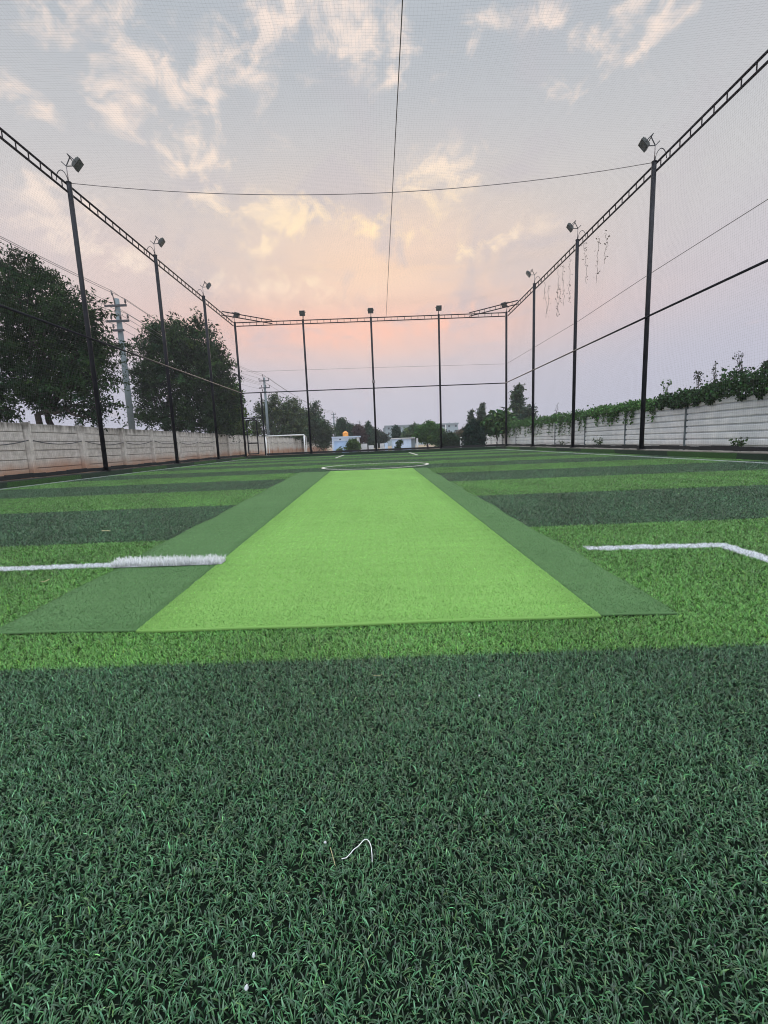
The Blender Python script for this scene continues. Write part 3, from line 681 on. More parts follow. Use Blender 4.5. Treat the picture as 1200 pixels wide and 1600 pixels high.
def m_sheet():
    m, nt, b = nt_new('painted_sheet'); p = pos_n(nt); n = noise_n(nt, 2.5, 6); n2 = noise_n(nt, 16, 5)
    c = mix_n(nt, smooth_n(nt, n, 0.35, 0.7), (0.64, 0.68, 0.70), (0.78, 0.81, 0.82))
    soil = math_n(nt, 'SUBTRACT', 1.0, smooth_n(nt, math_n(nt, 'ADD', p[2], math_n(nt, 'MULTIPLY', n2, 0.25)), 0.15, 0.45))
    c = mix_n(nt, math_n(nt, 'MULTIPLY', soil, 0.5), c, (0.30, 0.24, 0.18))
    nt.links.new(c, b.inputs['Base Color']); b.inputs['Roughness'].default_value = 0.45; return m
M_SHEET = m_sheet(); M_FPOST = plain('fence_post_paint', (0.10, 0.135, 0.15), 0.6, 0, 0.3, 3)
FX = 10.3
fy = [at_x(px, 660, FX)[1] for px in (1072, 978, 915, 868)]; sf = (fy[3] - fy[0]) / 3
fys = [fy[0] - 2 * sf, fy[0] - sf] + fy + [fy[3] + sf * k for k in range(1, 6)]
FTOP = at_x(1200, 612, FX)[2]
fe = empty('metal_fence', (FX, 25, 0), 'white ribbed metal sheet fence between dark posts, overgrown along its top', 'fence')
def ftop(y): return FTOP if y < fy[2] - 0.1 else FTOP - 0.15
for a, b in zip(fys, fys[1:]):
    zt = ftop((a + b) / 2); prof = []; z = zt; pitch = 0.205
    prof.append((0.0, zt))
    while z > -0.25:
        prof += [(0.0, z - 0.004), (-0.012, z - 0.02), (-0.012, z - pitch + 0.055), (0.0, z - pitch + 0.042), (0.05, z - pitch + 0.034), (0.05, z - pitch + 0.004)]; z -= pitch
    # ribs jut towards the pitch (negative x); sheets are 4 mm thick
    pb = MB(); n = len(prof); vs_ = []
    for yv in (a + 0.03, b - 0.03):
        vs_ += [(FX + d, yv, zz) for d, zz in prof] + [(FX + d + 0.004, yv, zz) for d, zz in prof]
    fs = [(i, i + 1, 2 * n + i + 1, 2 * n + i) for i in range(n - 1)] + [(n + i + 1, n + i, 3 * n + i, 3 * n + i + 1) for i in range(n - 1)] + [(0, 2 * n, 3 * n, n)]
    pb.add(vs_, fs); pb.build('ribbed_sheet', M_SHEET, fe)
for yv in fys: MB().box(FX - 0.045, FX + 0.045, yv - 0.03, yv + 0.03, -0.3, ftop(yv - 0.3) + 0.035).build('post', M_FPOST, fe, False, 0.004)

# ---------------------------------------------------------------- foliage
def leaves(cen, nrm_spread, size, asp, cols, droop=0.3, fold=True):
    """rhombic leaf quads at centres"""
    n = len(cen); d = rng.normal(0, 1, (n, 3)); d[:, 2] -= droop; d /= np.linalg.norm(d, axis=1)[:, None]
    q = rng.normal(0, 1, (n, 3)); q[:, 2] += 0.2; w = np.cross(d, q); w /= np.linalg.norm(w, axis=1)[:, None]
    s = size * np.exp(rng.normal(0, 0.25, n)); a = (d * s[:, None]); b = w * (s * asp)[:, None]
    V = np.empty((n, 4, 3)); V[:, 0] = cen; V[:, 1] = cen + a * 0.45 + b; V[:, 2] = cen + a; V[:, 3] = cen + a * 0.45 - b
    return V.reshape(-1, 3), (np.arange(n)[:, None] * 4 + np.arange(4)[None]), np.repeat(cols, 4, 0)
def limb(b, p, q, r0, r1, n=6, wob=0.08):
    p, q = np.array(p, float), np.array(q, float); L = np.linalg.norm(q - p); pts = []
    for k in range(n + 1):
        t = k / n; o = rng.normal(0, wob * L / n, 3) * (0 < k < n); o[2] += 0.10 * L * math.sin(math.pi * t) * 0.5
        pts.append(tuple(p + (q - p) * t + o))
    b.tube(pts, [r0 + (r1 - r0) * k / n for k in range(n + 1)], 7); return pts
def tree(name, label, base, lobes, Y, col, n=9000, leaf=0.10, asp=0.2, tr=0.14, fork=0.35, clump=0.28, ndep=1.0, group=None, cat_='tree', var=0.35, trunks=None, shell=0.5, spray=14):
    n = int(n * (1.0 if n > 30000 else 1.7))
    """lobes: (px,py,rx,ry[,dy]) ellipses as seen in the photo at depth Y, rounded in depth"""
    base = np.array(base, float); e = empty(name, tuple(base), label, cat_, group)
    if Y > 42: clump *= 0.62; leaf *= 0.8; n = int(n * 1.2); lobes = [(l[0], l[1] + l[3] * 0.12, l[2] * 0.85, l[3] * 0.85) for l in lobes]
    L = []
    for lb in lobes:
        c = at(lb[0], lb[1], Y); sx = Y / FPX; dy = lb[4] if len(lb) > 4 else rng.uniform(-0.5, 0.5) * lb[2] * sx
        c = c + np.array([0, dy, 0]); L.append((c, np.array([lb[2] * sx, lb[2] * sx * ndep, lb[3] * sx])))
    b = MB(); top = max(c[2] for c, _ in L); zf = base[2] + (top - base[2]) * fork
    starts = trunks or [base]; heads = []
    for k, s in enumerate(starts):
        s = np.array(s, float); hd = s + np.array([rng.normal(0, 0.12), rng.normal(0, 0.12), zf - s[2] + rng.uniform(-.1, .3)]); limb(b, s, hd, tr, tr * 0.75, 5, 0.12); heads.append(hd)
    for c, r in L:
        hd = min(heads, key=lambda q: np.linalg.norm(q - c)); pts = limb(b, hd, c, tr * 0.6, tr * 0.15, 6, 0.25)
        for k in range(5):
            u = rng.normal(0, 1, 3); u /= np.linalg.norm(u); limb(b, pts[3 + k % 4], c + u * r * 0.85, tr * 0.16, tr * 0.04, 4, 0.2)
    b.build('trunk', M_BARK, e, True)
    vol = np.array([r[0] * r[2] for _, r in L]); vol = vol / vol.sum(); P = []; CL = []
    for (c, r), f in zip(L, vol):
        m = max(6, int(n * f / spray)); u = rng.normal(0, 1, (m, 3)); u /= np.linalg.norm(u, axis=1)[:, None]
        rad = rng.uniform(0, 1, m) ** shell; cc = c + u * rad[:, None] * r
        # ragged edge: push some sprays outwards
        far = rng.uniform(0, 1, m) < 0.12; cc[far] += u[far] * r * rng.uniform(0.05, 0.30, (far.sum(), 1))
        tone = np.exp(rng.normal(0, var, m)); hue = rng.normal(0, 0.12, m)
        for i in range(m):
            k = max(3, int(spray * rng.uniform(0.5, 1.5)))
            ax = u[i] * 0.8 + rng.normal(0, 0.5, 3); ax[2] -= 0.15; ax /= np.linalg.norm(ax)
            t = rng.uniform(-0.5, 1, k); P.append(cc[i] + ax * (t * clump * 1.3)[:, None] + rng.normal(0, 1, (k, 3)) * clump * np.array([0.30, 0.30, 0.16]))
            CL.append(np.tile(np.array(col) * tone[i] * np.array([1 + hue[i], 1, 1 - hue[i]]), (k, 1)) * np.exp(rng.normal(0, 0.18, (k, 1))))
    P = np.concatenate(P); CL = np.clip(np.concatenate(CL), 0.003, 0.6)
    V, F, C = leaves(P, 0, leaf, asp, CL)
    np_mesh('crown', V, F, M_LEAF, e, C)
    return e
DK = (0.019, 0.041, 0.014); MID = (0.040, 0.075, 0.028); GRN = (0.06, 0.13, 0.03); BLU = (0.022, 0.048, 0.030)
tree('leafy_tree', 'large dark feathery tree behind the concrete wall, nearest and cut by the photo edge', (at(70, 690, 19)[0], 19, -0.1),
     [(20, 445, 52, 42), (75, 480, 55, 40), (40, 530, 75, 52), (110, 545, 58, 55), (140, 500, 22, 40), (25, 600, 62, 34), (95, 606, 60, 30), (148, 590, 30, 30), (158, 634, 26, 12), (-45, 530, 70, 85), (-45, 625, 60, 40), (158, 545, 16, 24), (122, 646, 24, 9), (12, 648, 24, 9), (92, 640, 24, 8), (150, 652, 20, 6), (55, 418, 14, 14), (10, 412, 18, 16)],
     19, DK, 60000, 0.15, 0.17, 0.15, 0.30, 0.36, spray=46, shell=0.42, trunks=[(at(58, 690, 19)[0], 19, -.1), (at(84, 690, 19.6)[0], 19.6, -.1), (at(20, 690, 19.6)[0], 18.6, -.1)])
tree('leafy_tree', 'dark rounded tree behind the concrete wall, between two power poles', (at(290, 690, 33)[0], 33, -0.1),
     [(258, 528, 42, 30), (300, 535, 38, 32), (240, 570, 26, 40), (290, 595, 52, 48), (338, 605, 30, 50), (228, 616, 20, 24), (270, 648, 38, 20), (325, 652, 36, 22), (328, 560, 24, 28), (355, 630, 16, 40), (226, 652, 18, 12), (300, 662, 40, 10)],
     33, (0.021, 0.044, 0.015), 50000, 0.22, 0.17, 0.17, 0.32, 0.5, spray=46, shell=0.42, trunks=[(at(262, 690, 33)[0], 33, -.1), (at(300, 690, 33)[0], 33.5, -.1), (at(330, 690, 33)[0], 33.5, -.1)])
tree('leafy_tree', 'small yellow green tree over the wall beside the gate corner', (at(360, 700, 40)[0], 40, -0.5),
     [(362, 625, 12, 22), (368, 655, 14, 22), (352, 665, 14, 14), (375, 678, 12, 8)], 40, (0.055, 0.10, 0.02), 7000, 0.2, 0.24, 0.10, 0.4, 0.4)
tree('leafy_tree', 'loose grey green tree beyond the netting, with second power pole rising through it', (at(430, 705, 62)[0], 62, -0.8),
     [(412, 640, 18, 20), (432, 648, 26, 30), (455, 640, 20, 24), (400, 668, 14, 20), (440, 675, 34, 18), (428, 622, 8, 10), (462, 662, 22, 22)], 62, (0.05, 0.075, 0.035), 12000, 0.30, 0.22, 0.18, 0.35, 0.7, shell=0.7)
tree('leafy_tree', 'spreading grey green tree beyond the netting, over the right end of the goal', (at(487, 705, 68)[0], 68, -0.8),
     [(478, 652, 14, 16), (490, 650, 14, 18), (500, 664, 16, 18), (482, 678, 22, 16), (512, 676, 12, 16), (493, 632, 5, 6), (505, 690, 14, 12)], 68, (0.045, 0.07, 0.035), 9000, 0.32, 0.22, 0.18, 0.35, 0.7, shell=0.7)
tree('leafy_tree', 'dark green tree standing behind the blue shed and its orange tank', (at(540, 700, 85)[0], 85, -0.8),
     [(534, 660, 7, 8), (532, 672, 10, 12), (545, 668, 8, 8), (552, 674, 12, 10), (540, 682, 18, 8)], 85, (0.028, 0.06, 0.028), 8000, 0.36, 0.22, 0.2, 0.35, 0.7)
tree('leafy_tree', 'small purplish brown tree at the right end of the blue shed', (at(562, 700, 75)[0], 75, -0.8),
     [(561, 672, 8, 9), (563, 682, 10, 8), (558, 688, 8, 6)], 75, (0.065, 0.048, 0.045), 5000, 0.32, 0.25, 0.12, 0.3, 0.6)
tree('conifer', 'pointed green conifer just left of the middle far post', (at(575, 700, 80)[0], 80, -0.8),
     [(574.5, 662, 1.6, 4), (575, 668, 4, 5), (576, 675, 6, 6), (577, 684, 9, 8), (578, 692, 9, 6)], 80, (0.03, 0.06, 0.035), 6000, 0.34, 0.2, 0.14, 0.2, 0.5, cat_='tree')
tree('leafy_tree', 'dark low tree between the middle far post and the apartment block', (at(596, 700, 82)[0], 82, -0.8),
     [(592, 680, 8, 6), (598, 684, 8, 8), (590, 690, 10, 8), (585, 674, 5, 5)], 82, (0.035, 0.052, 0.035), 5000, 0.34, 0.25, 0.14, 0.3, 0.6)
tree('slim_tree', 'slim dark tree in front of the apartment block wall', (at(619, 700, 70)[0], 70, -0.8),
     [(618.5, 671, 4, 5), (619, 678, 6, 6), (621, 685, 5, 5)], 70, BLU, 3500, 0.3, 0.24, 0.1, 0.3, 0.5)
tree('leafy_tree', 'pale grey green tree in front of the apartment block, left of the spreading tree', (at(641, 700, 66)[0], 66, -0.8),
     [(640, 675, 9, 8), (648, 670, 6, 9), (636, 681, 8, 5), (652, 680, 8, 9)], 66, (0.07, 0.11, 0.055), 4500, 0.28, 0.24, 0.1, 0.35, 0.5)
tree('leafy_tree', 'broad bright green tree right of the pale block building', (at(668, 705, 55)[0], 55, -0.8),
     [(664, 670, 14, 8), (676, 668, 12, 8), (658, 680, 12, 8), (672, 682, 18, 9), (684, 674, 8, 10), (671, 661, 4, 3), (686, 686, 8, 10)], 55, (0.05, 0.115, 0.03), 9000, 0.26, 0.26, 0.14, 0.35, 0.5)
tree('bush', 'dark bush behind the far net under the apartment block end', (at(700, 702, 48)[0], 48, -0.8),
     [(700, 684, 12, 10), (712, 688, 12, 9), (695, 692, 10, 8), (704, 694, 14, 6)], 48, (0.022, 0.045, 0.020), 6000, 0.2, 0.28, 0.08, 0.2, 0.4, cat_='bush')
tree('bush', 'brownish dry bush between the apartment block end and the dark round tree', (at(718, 702, 52)[0], 52, -0.8),
     [(716, 680, 10, 6), (726, 676, 9, 6), (722, 685, 10, 8), (733, 672, 8, 6)], 52, (0.085, 0.075, 0.05), 4500, 0.22, 0.2, 0.08, 0.2, 0.5, cat_='bush')
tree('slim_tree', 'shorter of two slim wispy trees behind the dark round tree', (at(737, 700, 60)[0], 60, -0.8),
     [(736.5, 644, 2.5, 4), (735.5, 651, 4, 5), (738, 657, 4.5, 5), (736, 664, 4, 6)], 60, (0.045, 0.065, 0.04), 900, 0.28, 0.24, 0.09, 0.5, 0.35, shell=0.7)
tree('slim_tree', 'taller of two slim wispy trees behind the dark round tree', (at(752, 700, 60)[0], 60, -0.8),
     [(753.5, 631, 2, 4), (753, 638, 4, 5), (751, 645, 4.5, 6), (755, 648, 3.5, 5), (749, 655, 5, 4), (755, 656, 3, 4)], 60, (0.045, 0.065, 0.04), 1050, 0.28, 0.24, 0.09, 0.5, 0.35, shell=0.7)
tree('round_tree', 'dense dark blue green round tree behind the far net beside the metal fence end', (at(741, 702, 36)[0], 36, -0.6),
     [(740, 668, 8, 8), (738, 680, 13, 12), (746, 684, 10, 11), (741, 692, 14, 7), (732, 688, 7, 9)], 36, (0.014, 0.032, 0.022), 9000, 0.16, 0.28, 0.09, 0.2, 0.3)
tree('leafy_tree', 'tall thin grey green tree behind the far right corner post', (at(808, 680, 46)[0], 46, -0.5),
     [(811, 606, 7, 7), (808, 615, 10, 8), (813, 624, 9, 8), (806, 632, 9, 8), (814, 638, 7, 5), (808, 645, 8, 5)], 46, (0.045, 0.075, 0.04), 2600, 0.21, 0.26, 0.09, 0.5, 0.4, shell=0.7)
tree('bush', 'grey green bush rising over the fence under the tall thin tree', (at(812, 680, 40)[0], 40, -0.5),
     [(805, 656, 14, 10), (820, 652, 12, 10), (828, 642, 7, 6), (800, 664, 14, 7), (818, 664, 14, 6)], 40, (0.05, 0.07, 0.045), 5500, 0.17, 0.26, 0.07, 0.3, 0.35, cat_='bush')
tree('bush', 'broad leaved bright green bush over the fence left of the far corner post', (at(775, 690, 37)[0], 37, -0.5),
     [(768, 660, 10, 7), (780, 656, 10, 8), (789, 652, 7, 7), (775, 667, 14, 6), (762, 664, 6, 6)], 37, (0.05, 0.10, 0.035), 2600, 0.34, 0.30, 0.06, 0.3, 0.35, cat_='bush', spray=7)
tree('bush', 'small green bush growing in front of the blue shed', (at(551, 706, 50)[0], 50, -0.8),
     [(551, 692, 8, 7), (547, 699, 8, 6), (557, 697, 7, 7)], 50, (0.05, 0.09, 0.03), 2600, 0.2, 0.28, 0.05, 0.25, 0.3, cat_='bush')
tree('bush', 'tiny yellow green shrub at the foot of the blue shed', (at(531, 707, 48)[0], 48, -0.8),
     [(531, 703, 4, 4), (528, 705, 3, 3)], 48, (0.10, 0.14, 0.05), 500, 0.16, 0.28, 0.03, 0.25, 0.2, cat_='bush')
tree('bush', 'young leafy plant in front of the pale block building', (at(624, 706, 46)[0], 46, -0.8),
     [(623, 694, 2.5, 4), (622, 700, 3.5, 4), (626, 690, 2, 2)], 46, (0.03, 0.06, 0.025), 600, 0.2, 0.3, 0.03, 0.3, 0.2, cat_='plant')

# creeper over the metal fence
def creeper(label, y0, y1, hfun, dfun, n, col, leaf=0.085):
    y = rng.uniform(y0, y1, n); up = hfun(y); dn = dfun(y); side = rng.uniform(0, 1, n)
    top = np.array([ftop(v) for v in y])
    bumps = 1 + 0.28 * np.sin(y * 4.1) * np.sin(y * 1.7 + 1) + 0.10 * np.sin(y * 9) + rng.normal(0, 0.12, n)
    u = rng.uniform(0, 1, n) ** 0.8
    z = top - 0.03 + up * bumps * u * 1.0; xx = FX + 0.13 + rng.normal(0, 0.16, n) * (0.7 + up) - 0.10 * (1 - u)
    # strands that spill over the face
    hang = rng.uniform(0, 1, n) < 0.34; hz = rng.uniform(0, 1, n) ** 1.8
    keep = np.sin(y * 7.3 + np.sin(y * 3) * 2) + 0.5 * np.sin(y * 17.0) > -0.1 + 1.1 * hz
    z = np.where(hang, top - dn * hz, z); xx = np.where(hang, FX - 0.05 - np.abs(rng.normal(0, 0.05, n)), xx)
    ok = ~hang | keep
    cl = np.clip(np.array(col) * np.exp(rng.normal(0, 0.4, (ok.sum(), 1))) * (1 + rng.normal(0, 0.12, (ok.sum(), 3))), 0.004, 0.5)
    V, F, C = leaves(np.c_[xx, y, z][ok], 0, leaf, 0.42, cl, 0.5)
    tag(np_mesh('creeper', V, F, M_LEAF, col=C), label, 'creeper', kind='stuff')
creeper('thick dark creeper heaped on the near fence panels', fys[0], fy[0] + 1.6, lambda y: 0.34 + 0.38 * np.clip((16 - y) / 4, 0, 1), lambda y: 0.15 + 0 * y, 19000, (0.030, 0.064, 0.024), 0.075)
creeper('bright green creeper spilling over the fence behind the thick right post', fy[0] + 1.6, fy[2] - 0.2, lambda y: 0.30 + 0 * y, lambda y: 0.55 + 0 * y, 12000, (0.062, 0.135, 0.040), 0.07)
creeper('green creeper hanging down the lower far fence panels', fy[2] - 0.2, fys[-2], lambda y: 0.42 + 0.0 * y, lambda y: 0.8 + 0 * y, 16000, (0.055, 0.115, 0.038), 0.08)
def sprig(px, py0, py1, label, n=3, spread=8, x=FX + 0.15, leaf=0.05, col=(0.035, 0.05, 0.03), cat_='plant', name='weed_sprig', lv=26):
    p0 = at_x(px, py0, x); e = empty(name, tuple(p0), label, cat_); b = MB(); P = []
    for k in range(n):
        q = at_x(px + rng.uniform(-spread, spread), py1 + abs(rng.normal(0, 0.25)) * (py0 - py1), x + rng.normal(0, 0.06)); pts = limb(b, p0 + np.array([0, rng.normal(0, .03), 0]), q, 0.009, 0.003, 6, 0.15)
        for i in range(lv): t = rng.uniform(0.25, 1) * 6; j = min(5, int(t)); P.append(np.array(pts[j]) + (np.array(pts[j + 1]) - np.array(pts[j])) * (t - j) + rng.normal(0, 0.025, 3))
    b.build('stem', M_BARK, e)
    V, F, C = leaves(np.array(P), 0, leaf, 0.3, np.clip(np.array(col) * np.exp(rng.normal(0, 0.4, (len(P), 1))) + np.zeros((len(P), 3)), 0, 1), 0.0); np_mesh('foliage', V, F, M_LEAF, e, C)
sprig(1158, 592, 548, 'tallest wiry sprig above the creeper at the right', 5, 12, lv=20)
sprig(1118, 600, 560, 'thin wiry sprig above the creeper, left of the tallest', 4, 8, lv=16)
sprig(1090, 606, 578, 'short leafy sprig above the creeper where the heap begins', 4, 6, leaf=0.08, lv=18)
sprig(1040, 622, 592, 'upright creeper shoot just right of the thick right post', 3, 8, leaf=0.09, col=GRN, lv=14)
sprig(1195, 585, 562, 'dark leafy shoot above the creeper at the photo edge', 4, 8, leaf=0.1, lv=20)
sprig(868, 655, 626, 'bare twiggy shoot above the far creeper', 4, 8, leaf=0.04, lv=6); 
sprig(1150, 708, 683, 'small leafy weed at the foot of the near fence panel', 7, 14, FX - 0.35, 0.09, (0.05, 0.09, 0.035), lv=16)
sprig(936, 701, 681, 'small leafy weed at the foot of the fence, left of the thick right post', 6, 12, FX - 0.35, 0.08, (0.05, 0.09, 0.035), lv=16)
sprig(878, 700, 688, 'low weed at the foot of the fence beside the second right post', 6, 14, FX - 0.35, 0.08, (0.05, 0.085, 0.035), lv=14)

# ---------------------------------------------------------------- power poles and lines
def pole(px_top, py_top, Y, label, arms, r0=0.20, r1=0.14):
    t = at(px_top, py_top, Y); e = empty('power_pole', (t[0], Y, terr(0, Y)), label, 'power pole', 'power poles behind the wall')
    MB().tube([(t[0], Y, terr(0, Y) - 0.3), (t[0], Y, t[2])], [r0, r1], 12).build('shaft', M_POLE, e, True)
    pins = []
    for dz, half, ins in arms:
        z = t[2] - dz; MB().box(t[0] - half, t[0] + half, Y - r1 - 0.09, Y - r1 - 0.012, z - 0.07, z + 0.046).build('crossarm', M_DARK, e)
        for u in ins:
            x = t[0] + u * half; MB().tube([(x, Y - r1 - 0.05, z + 0.046), (x, Y - r1 - 0.05, z + 0.12), (x, Y - r1 - 0.05, z + 0.125), (x, Y - r1 - 0.05, z + 0.24), (x, Y - r1 - 0.05, z + 0.33), (x, Y - r1 - 0.05, z + 0.35)], [0.018, 0.018, 0.055, 0.06, 0.045, 0.02], 8).build('insulator', M_CERAM, e, True); pins.append((x, Y - r1 - 0.05, z + 0.355))
    MB().tube([(t[0] - 0.02, Y - r1 - 0.03, t[2] - 0.5), (t[0] - 0.10, Y - r1 - 0.03, t[2] + 0.12), (t[0] - 0.13, Y - r1 - 0.03, t[2] + 0.20), (t[0] - 0.18, Y - r1 - 0.03, t[2] + 0.42)], [0.03, 0.03, 0.06, 0.03], 8).build('top_pin', M_CERAM, e, True); pins.append((t[0] - 0.18, Y - r1 - 0.03, t[2] + 0.43))
    return pins
ARM = [(0.42, 0.64, (-0.95, 0.92)), (1.28, 0.68, (-0.5, 0.3, 0.93)), (1.80, 0.32, (-0.85,))]
p1 = pole(182, 467, 28.7, 'nearest concrete power pole rising between the two big dark trees', ARM)
p2 = pole(412.5, 590, 60.4, 'concrete power pole beyond the gate, behind the white goal frame', ARM)
p3 = pole(521, 645, 120, 'thin distant power pole left of the blue shed tank', ARM[:2])
p4 = pole(562, 658, 190, 'faint far power pole above the purplish brown tree', ARM[:2])
p5 = pole(542, 656, 165, 'faint far power pole above the dark tree by the tank', ARM[:2])
k = 0
for i, (a, b) in enumerate(zip(p1, p2)):
    back = tuple(np.array(a) + (np.array(a) - np.array(b)) * 0.98 + np.array([-0.4, 0, 0.5]))
    dsc = ("nearest pole's left top pin", "nearest pole's right top pin", "nearest pole's left second pin", "nearest pole's inner second pin", "nearest pole's right second pin", "nearest pole's short bottom crossarm", "nearest pole's topmost pin")[min(i, 6)]
    tag(sagwire(back, a, 0.5, 0.013).build('power_line', M_WIRE, None, True), 'power line over the near trees to the %s' % dsc, 'power line', 'power lines')
    tag(sagwire(a, b, 0.6, 0.013).build('power_line', M_WIRE, None, True), 'power line from the %s on to the second pole' % dsc, 'power line', 'power lines')
for a, b, s in ((p2[0], p3[0], 'left'), (p2[1], p3[1], 'right'), (p2[-1], p3[-1], 'topmost')): tag(sagwire(a, b, 0.9, 0.02).build('power_line', M_WIRE, None, True), '%s power line between the second pole and the thin distant one' % s, 'power line', 'power lines')

# ---------------------------------------------------------------- things beyond the far net
# white goal
gz = at(474, 710, 40)[2]; gl, gr_ = at(415, 681, 40), at(475, 680, 40)
go = empty('goal_frame', ((gl[0] + gr_[0]) / 2, 40, gz), 'white football goal frame standing beyond the far netting', 'goal')
zt = (gl[2] + gr_[2]) / 2
MB().tube([(gl[0], 40, zt), (gr_[0], 40, zt)], 0.055, 10).build('crossbar', M_WHITE, go, True)
for xx in (gl[0], gr_[0]):
    MB().tube([(xx, 40, gz - 0.3), (xx, 40, zt - 0.056)], 0.055, 10).build('upright', M_WHITE, go, True)
    MB().tube([(xx - 0.02, 41.1, gz - 0.3), (xx - 0.02, 41.1, zt - 0.15), (xx, 40.06, zt - 0.02)], 0.04, 8).build('back_stay', M_WHITE, go)
# blue shed
def rect(Y, x0, x1, yt, yb): a, b = at(x0, yt, Y), at(x1, yb, Y); return a[0], b[0], b[2], a[2]
Yb = 55; x0, x1, _, zt = rect(Yb, 519.5, 556, 684.5, 708); zb = terr(0, Yb) - 0.1
sh = empty('blue_shed', ((x0 + x1) / 2, Yb, terr(0, Yb)), 'small pale blue flat roofed shed beyond the far netting', 'shed')
MB().box(x0, x1, Yb, Yb + 3.2, zb, zt).build('wall', M_SHED, sh)
MB().box(x0 - 0.10, x1 + 0.55, Yb - 0.16, Yb + 3.4, zt + 0.002, zt + 0.14).build('roof', M_SHED2, sh)
MB().box(x0 - 0.06, x0 + 0.17, Yb - 0.10, Yb - 0.002, zb, zt - 0.002).build('corner_pier', M_SHED2, sh)
MB().box(x0 + 0.17, x1, Yb - 0.07, Yb - 0.002, zt - 0.38, zt - 0.002).build('band', M_SHED2, sh)
MB().box(x0 + 0.80, x0 + 1.0, Yb - 0.085, Yb - 0.072, zt - 0.26, zt - 0.12).build('vent', M_PANE, sh)
MB().box(x1 + 0.2, x1 + 0.5, Yb - 0.10, Yb + 0.2, zb, zt).build('pier', M_PALE, sh)
MB().box(x1 + 0.003, x1 + 0.2, Yb + 1.3, Yb + 3.1, zb, zt - 0.003).build('side_wall', M_PALE, sh)
tc_ = at(540, 682, Yb + 1.2); tz = zt + 0.14
tk = empty('water_tank', (tc_[0], Yb + 1.2, tz), 'orange plastic water tank on the roof of the blue shed', 'water tank')
MB().tube([(tc_[0], Yb + 1.2, tz + z) for z in (0, 0.06, 0.16, 0.18, 0.30, 0.32, 0.44, 0.50, 0.57, 0.60)], [0.32, 0.345, 0.345, 0.33, 0.33, 0.345, 0.34, 0.30, 0.17, 0.15], 24).build('barrel', M_TANK, tk, True)
MB().tube([(tc_[0], Yb + 1.2, tz + 0.601), (tc_[0], Yb + 1.2, tz + 0.66)], [0.14, 0.12], 16).build('lid', M_TANK, tk)
# pale block building
Yb = 52; x0, x1, _, zt = rect(Yb, 613, 643, 686.2, 705); zb = terr(0, Yb) - 0.1
bb = empty('block_building', ((x0 + x1) / 2, Yb, terr(0, Yb)), 'low pale blue block building with two slit vents beyond the far netting', 'building')
MB().box(x0, x1, Yb, Yb + 3, zb, zt).build('wall', M_BLK, bb)
MB().box(x0 - 0.08, x1 + 0.45, Yb - 0.12, Yb + 3.1, zt + 0.002, zt + 0.10).build('roof', M_PALE, bb)
for q in (625, 629.5):
    p = at(q, 692, Yb); MB().box(p[0] - 0.06, p[0] + 0.06, Yb - 0.02, Yb - 0.003, p[2] - 0.20, p[2] + 0.28).build('slit_vent', M_PANE, bb)
MB().box(x1 + 0.003, x1 + 0.5, Yb + 0.5, Yb + 2.9, zb, zt).build('shaded_recess_wall', M_APT2, bb)
p = at(652, 690, Yb); MB().box(p[0] - 0.1, p[0] + 0.1, Yb - 0.08, Yb + 0.1, zb, zt).build('pier', M_PALE, bb)
MB().box(at(601, 700, Yb)[0], at(606, 700, Yb)[0], Yb - 0.05, Yb + 0.5, zb, at(603, 692, Yb)[2]).build('side_pier', M_BLK, bb)
lw = empty('low_wall', (at(585, 700, 58)[0], 58, -0.8), 'low pale boundary wall between the blue shed and the block building', 'wall')
for k, (a, b, t_) in enumerate(((564, 574, 693.5), (576, 584, 696), (587, 590, 692.5), (594, 600, 693))):
    MB().box(at(a, 700, 58)[0], at(b, 700, 58)[0], 58 + 0.02 * k, 58.25, -0.9, at(a, t_, 58)[2]).build('section', M_PALE, lw)
wp = empty('ribbed_pillar', (at(723, 700, 47)[0], 47, -0.8), 'pale ribbed concrete pillar between dark bushes beyond the far net', 'pillar')
c = at(723, 683, 47); wb = MB()
for k in range(8): wb.box(c[0] - 0.22, c[0] + 0.22, 47, 47.4, c[2] - 0.2 * (k + 1) + 0.02, c[2] - 0.2 * k)
wb.build('blocks', M_PALE, wp); MB().box(c[0] - 0.18, c[0] + 0.18, 47.03, 47.37, -0.9, c[2] - 0.02).build('core', M_PALE, wp)
# apartment block
Yb = 190; x0, x1, _, zt = rect(Yb, 602, 716, 667.5, 690); zt = at(660, 664.6, Yb)[2]; zb = -1.0
ap = empty('apartment_block', ((x0 + x1) / 2, Yb, -0.8), 'long pale grey flat roofed apartment block far beyond the trees', 'building')
MB().box(x0, x1, Yb, Yb + 12, zb, zt).build('wall', M_APT, ap)
MB().box(x0 - 0.3, x1 + 0.3, Yb - 0.4, Yb + 12.3, zt + 0.01, zt + 0.5).build('roof', M_APT2, ap)
MB().box(x0 - 0.9, x0 - 0.02, Yb + 1.0, Yb + 11, zb, zt - 0.4).build('end_bay', M_APT2, ap)
fl = 1.95
def win(px, k, w=0.75, h_=0.75):
    xx = at(px, 680, Yb)[0]; z = zt - 0.75 - fl * k
    f_ = MB().box(xx - w / 2 - 0.1, xx + w / 2 + 0.1, Yb - 0.08, Yb - 0.01, z - h_ / 2 - 0.1, z + h_ / 2 + 0.1).build('window', M_APT, ap)
    MB().box(xx - w / 2, xx + w / 2, Yb - 0.10, Yb - 0.082, z - h_ / 2, z + h_ / 2).build('pane', M_PANE, f_)
for px in (607.7, 625, 641, 655, 669, 702, 712.4):
    for k in range(3): win(px, k)
xa, xb = at(686.5, 680, Yb)[0], at(697, 680, Yb)[0]
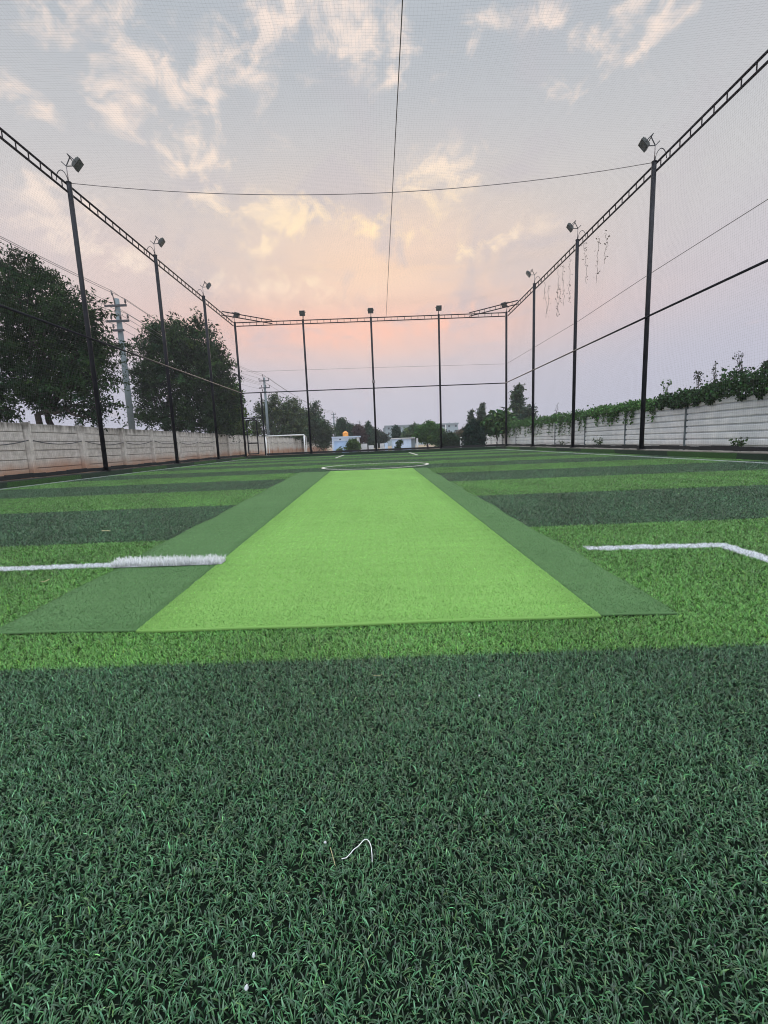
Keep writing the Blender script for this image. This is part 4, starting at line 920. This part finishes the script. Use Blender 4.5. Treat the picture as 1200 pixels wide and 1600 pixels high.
for k in range(3):
    MB().box(xa, xb, Yb - 0.7, Yb - 0.02, zt - 1.7 - fl * k, zt - 1.1 - fl * k).build('balcony', M_APT2, ap)
    MB().box(xa + 0.2, xb - 0.4, Yb - 0.06, Yb - 0.015, zt - 1.0 - fl * k, zt - 0.15 - fl * k).build('balcony_opening', M_PANE, ap)
MB().box(xb - 0.35, xb - 0.02, Yb - 0.72, Yb - 0.015, zb, zt - 0.1).build('stair_pier', M_WHITE, ap)
for px in (703.3, 712.5): xx = at(px, 662, Yb)[0]; MB().tube([(xx, Yb + 2, zt + 0.5), (xx, Yb + 2, zt + 1.0)], 0.12, 6).build('roof_pipe', M_APT2, ap)

# ---------------------------------------------------------------- litter on the turf
ZL = 0.019
def thread(pts, r, name, label, mat_, cat_):
    P = [at_z(a, b, ZL + dz) for a, b, dz in pts]; Q = []
    for i in range(len(P) - 1):
        p0, p1_, p2_, p3_ = P[max(i - 1, 0)], P[i], P[i + 1], P[min(i + 2, len(P) - 1)]
        for t in np.linspace(0, 1, 6, endpoint=False): Q.append(tuple(0.5 * ((2 * p1_) + (-p0 + p2_) * t + (2 * p0 - 5 * p1_ + 4 * p2_ - p3_) * t * t + (-p0 + 3 * p1_ - 3 * p2_ + p3_) * t ** 3)))
    Q.append(tuple(P[-1])); tag(MB().tube(Q, r, 7).build(name, mat_, None, True), label, cat_)
thread([(534, 1341.5, 0), (541, 1340, 0.002), (548, 1333, 0.004), (553, 1327, 0.005), (560, 1322, 0.006), (568, 1313, 0.008), (574, 1312, 0.009), (579, 1320, 0.008), (581, 1332, 0.004), (581.5, 1347, -0.006)], 0.00062, 'white_thread', 'bent white thread lying on the dark turf near the camera', M_WHITE, 'thread')
thread([(516, 1324, 0.002), (520, 1338, 0.003), (524, 1353, -0.004)], 0.00045, 'straw', 'short pale straw beside the white thread', M_STRAW, 'straw')
thread([(583, 1055, 0), (590, 1056, 0.002), (597, 1054, 0)], 0.0006, 'straw', 'thin pale straw on the front edge of the dark stripe', M_STRAW, 'straw')
thread([(64, 909, 0.004), (71, 908, 0.006), (77, 905, 0.004)], 0.002, 'straw', 'pale straw on the bright turf left of the mat', M_STRAW, 'straw')
thread([(159, 829.5, 0.01), (165, 829, 0.01), (171, 829.5, 0.01)], 0.004, 'straw', 'pale straw on the dark stripe left of the mat', M_STRAW, 'straw')
import bmesh
def pebble(px, py, r, label):
    bm = bmesh.new(); bmesh.ops.create_icosphere(bm, subdivisions=3, radius=1)
    ph = rng.uniform(0, 6, 3)
    for v in bm.verts:
        c = v.co; s = 1 + 0.12 * math.sin(3 * c.x + ph[0]) + 0.10 * math.sin(4 * c.y + ph[1]) + 0.08 * math.sin(5 * c.z + ph[2]); v.co = Vector((c.x * s * 0.85, c.y * s, c.z * s * 1.05))
    me = bpy.data.meshes.new('pebble'); bm.to_mesh(me); bm.free(); me.polygons.foreach_set('use_smooth', [True] * len(me.polygons))
    o = link('pebble', me, M_PEB); p = at_z(px, py, ZL + 0.001); o.location = p; o.scale = (r, r, r); tag(o, label, 'pebble')
pebble(396.5, 1492, 0.0024, 'white pebble sunk in the dark turf, upper of the pair'); pebble(385, 1543, 0.0030, 'white pebble sunk in the dark turf, lower and larger of the pair'); pebble(508, 1316, 0.0022, 'white pebble beside the straw and the white thread')
pebble(749, 1087, 0.0024, 'tiny white pebble far out on the dark foreground stripe')
hz = bpy.data.materials.new('haze'); hz.use_nodes = True; hn = hz.node_tree; hn.nodes.remove(hn.nodes['Principled BSDF'])
pv = hn.nodes.new('ShaderNodeVolumePrincipled'); pv.inputs['Color'].default_value = (0.86, 0.88, 0.96, 1); pv.inputs['Density'].default_value = HAZE; pv.inputs['Anisotropy'].default_value = 0.2
hn.links.new(pv.outputs[0], hn.nodes['Material Output'].inputs['Volume'])
tag(MB().box(-260, 260, -60, 330, -1.9, 16.0).build('haze', hz), 'thin evening haze hanging over the pitch and its surroundings', 'haze', kind='stuff')
SC.cycles.volume_bounces = 0; SC.cycles.filter_width = 1.05
SC.render.engine = 'CYCLES'
SC.cycles.max_bounces = 6; SC.cycles.diffuse_bounces = 3; SC.cycles.glossy_bounces = 2; SC.cycles.transparent_max_bounces = 8; SC.cycles.use_denoising = True; SC.cycles.denoiser = 'OPENIMAGEDENOISE'; SC.cycles.denoising_input_passes = 'RGB_ALBEDO_NORMAL'; SC.cycles.denoising_prefilter = 'ACCURATE'
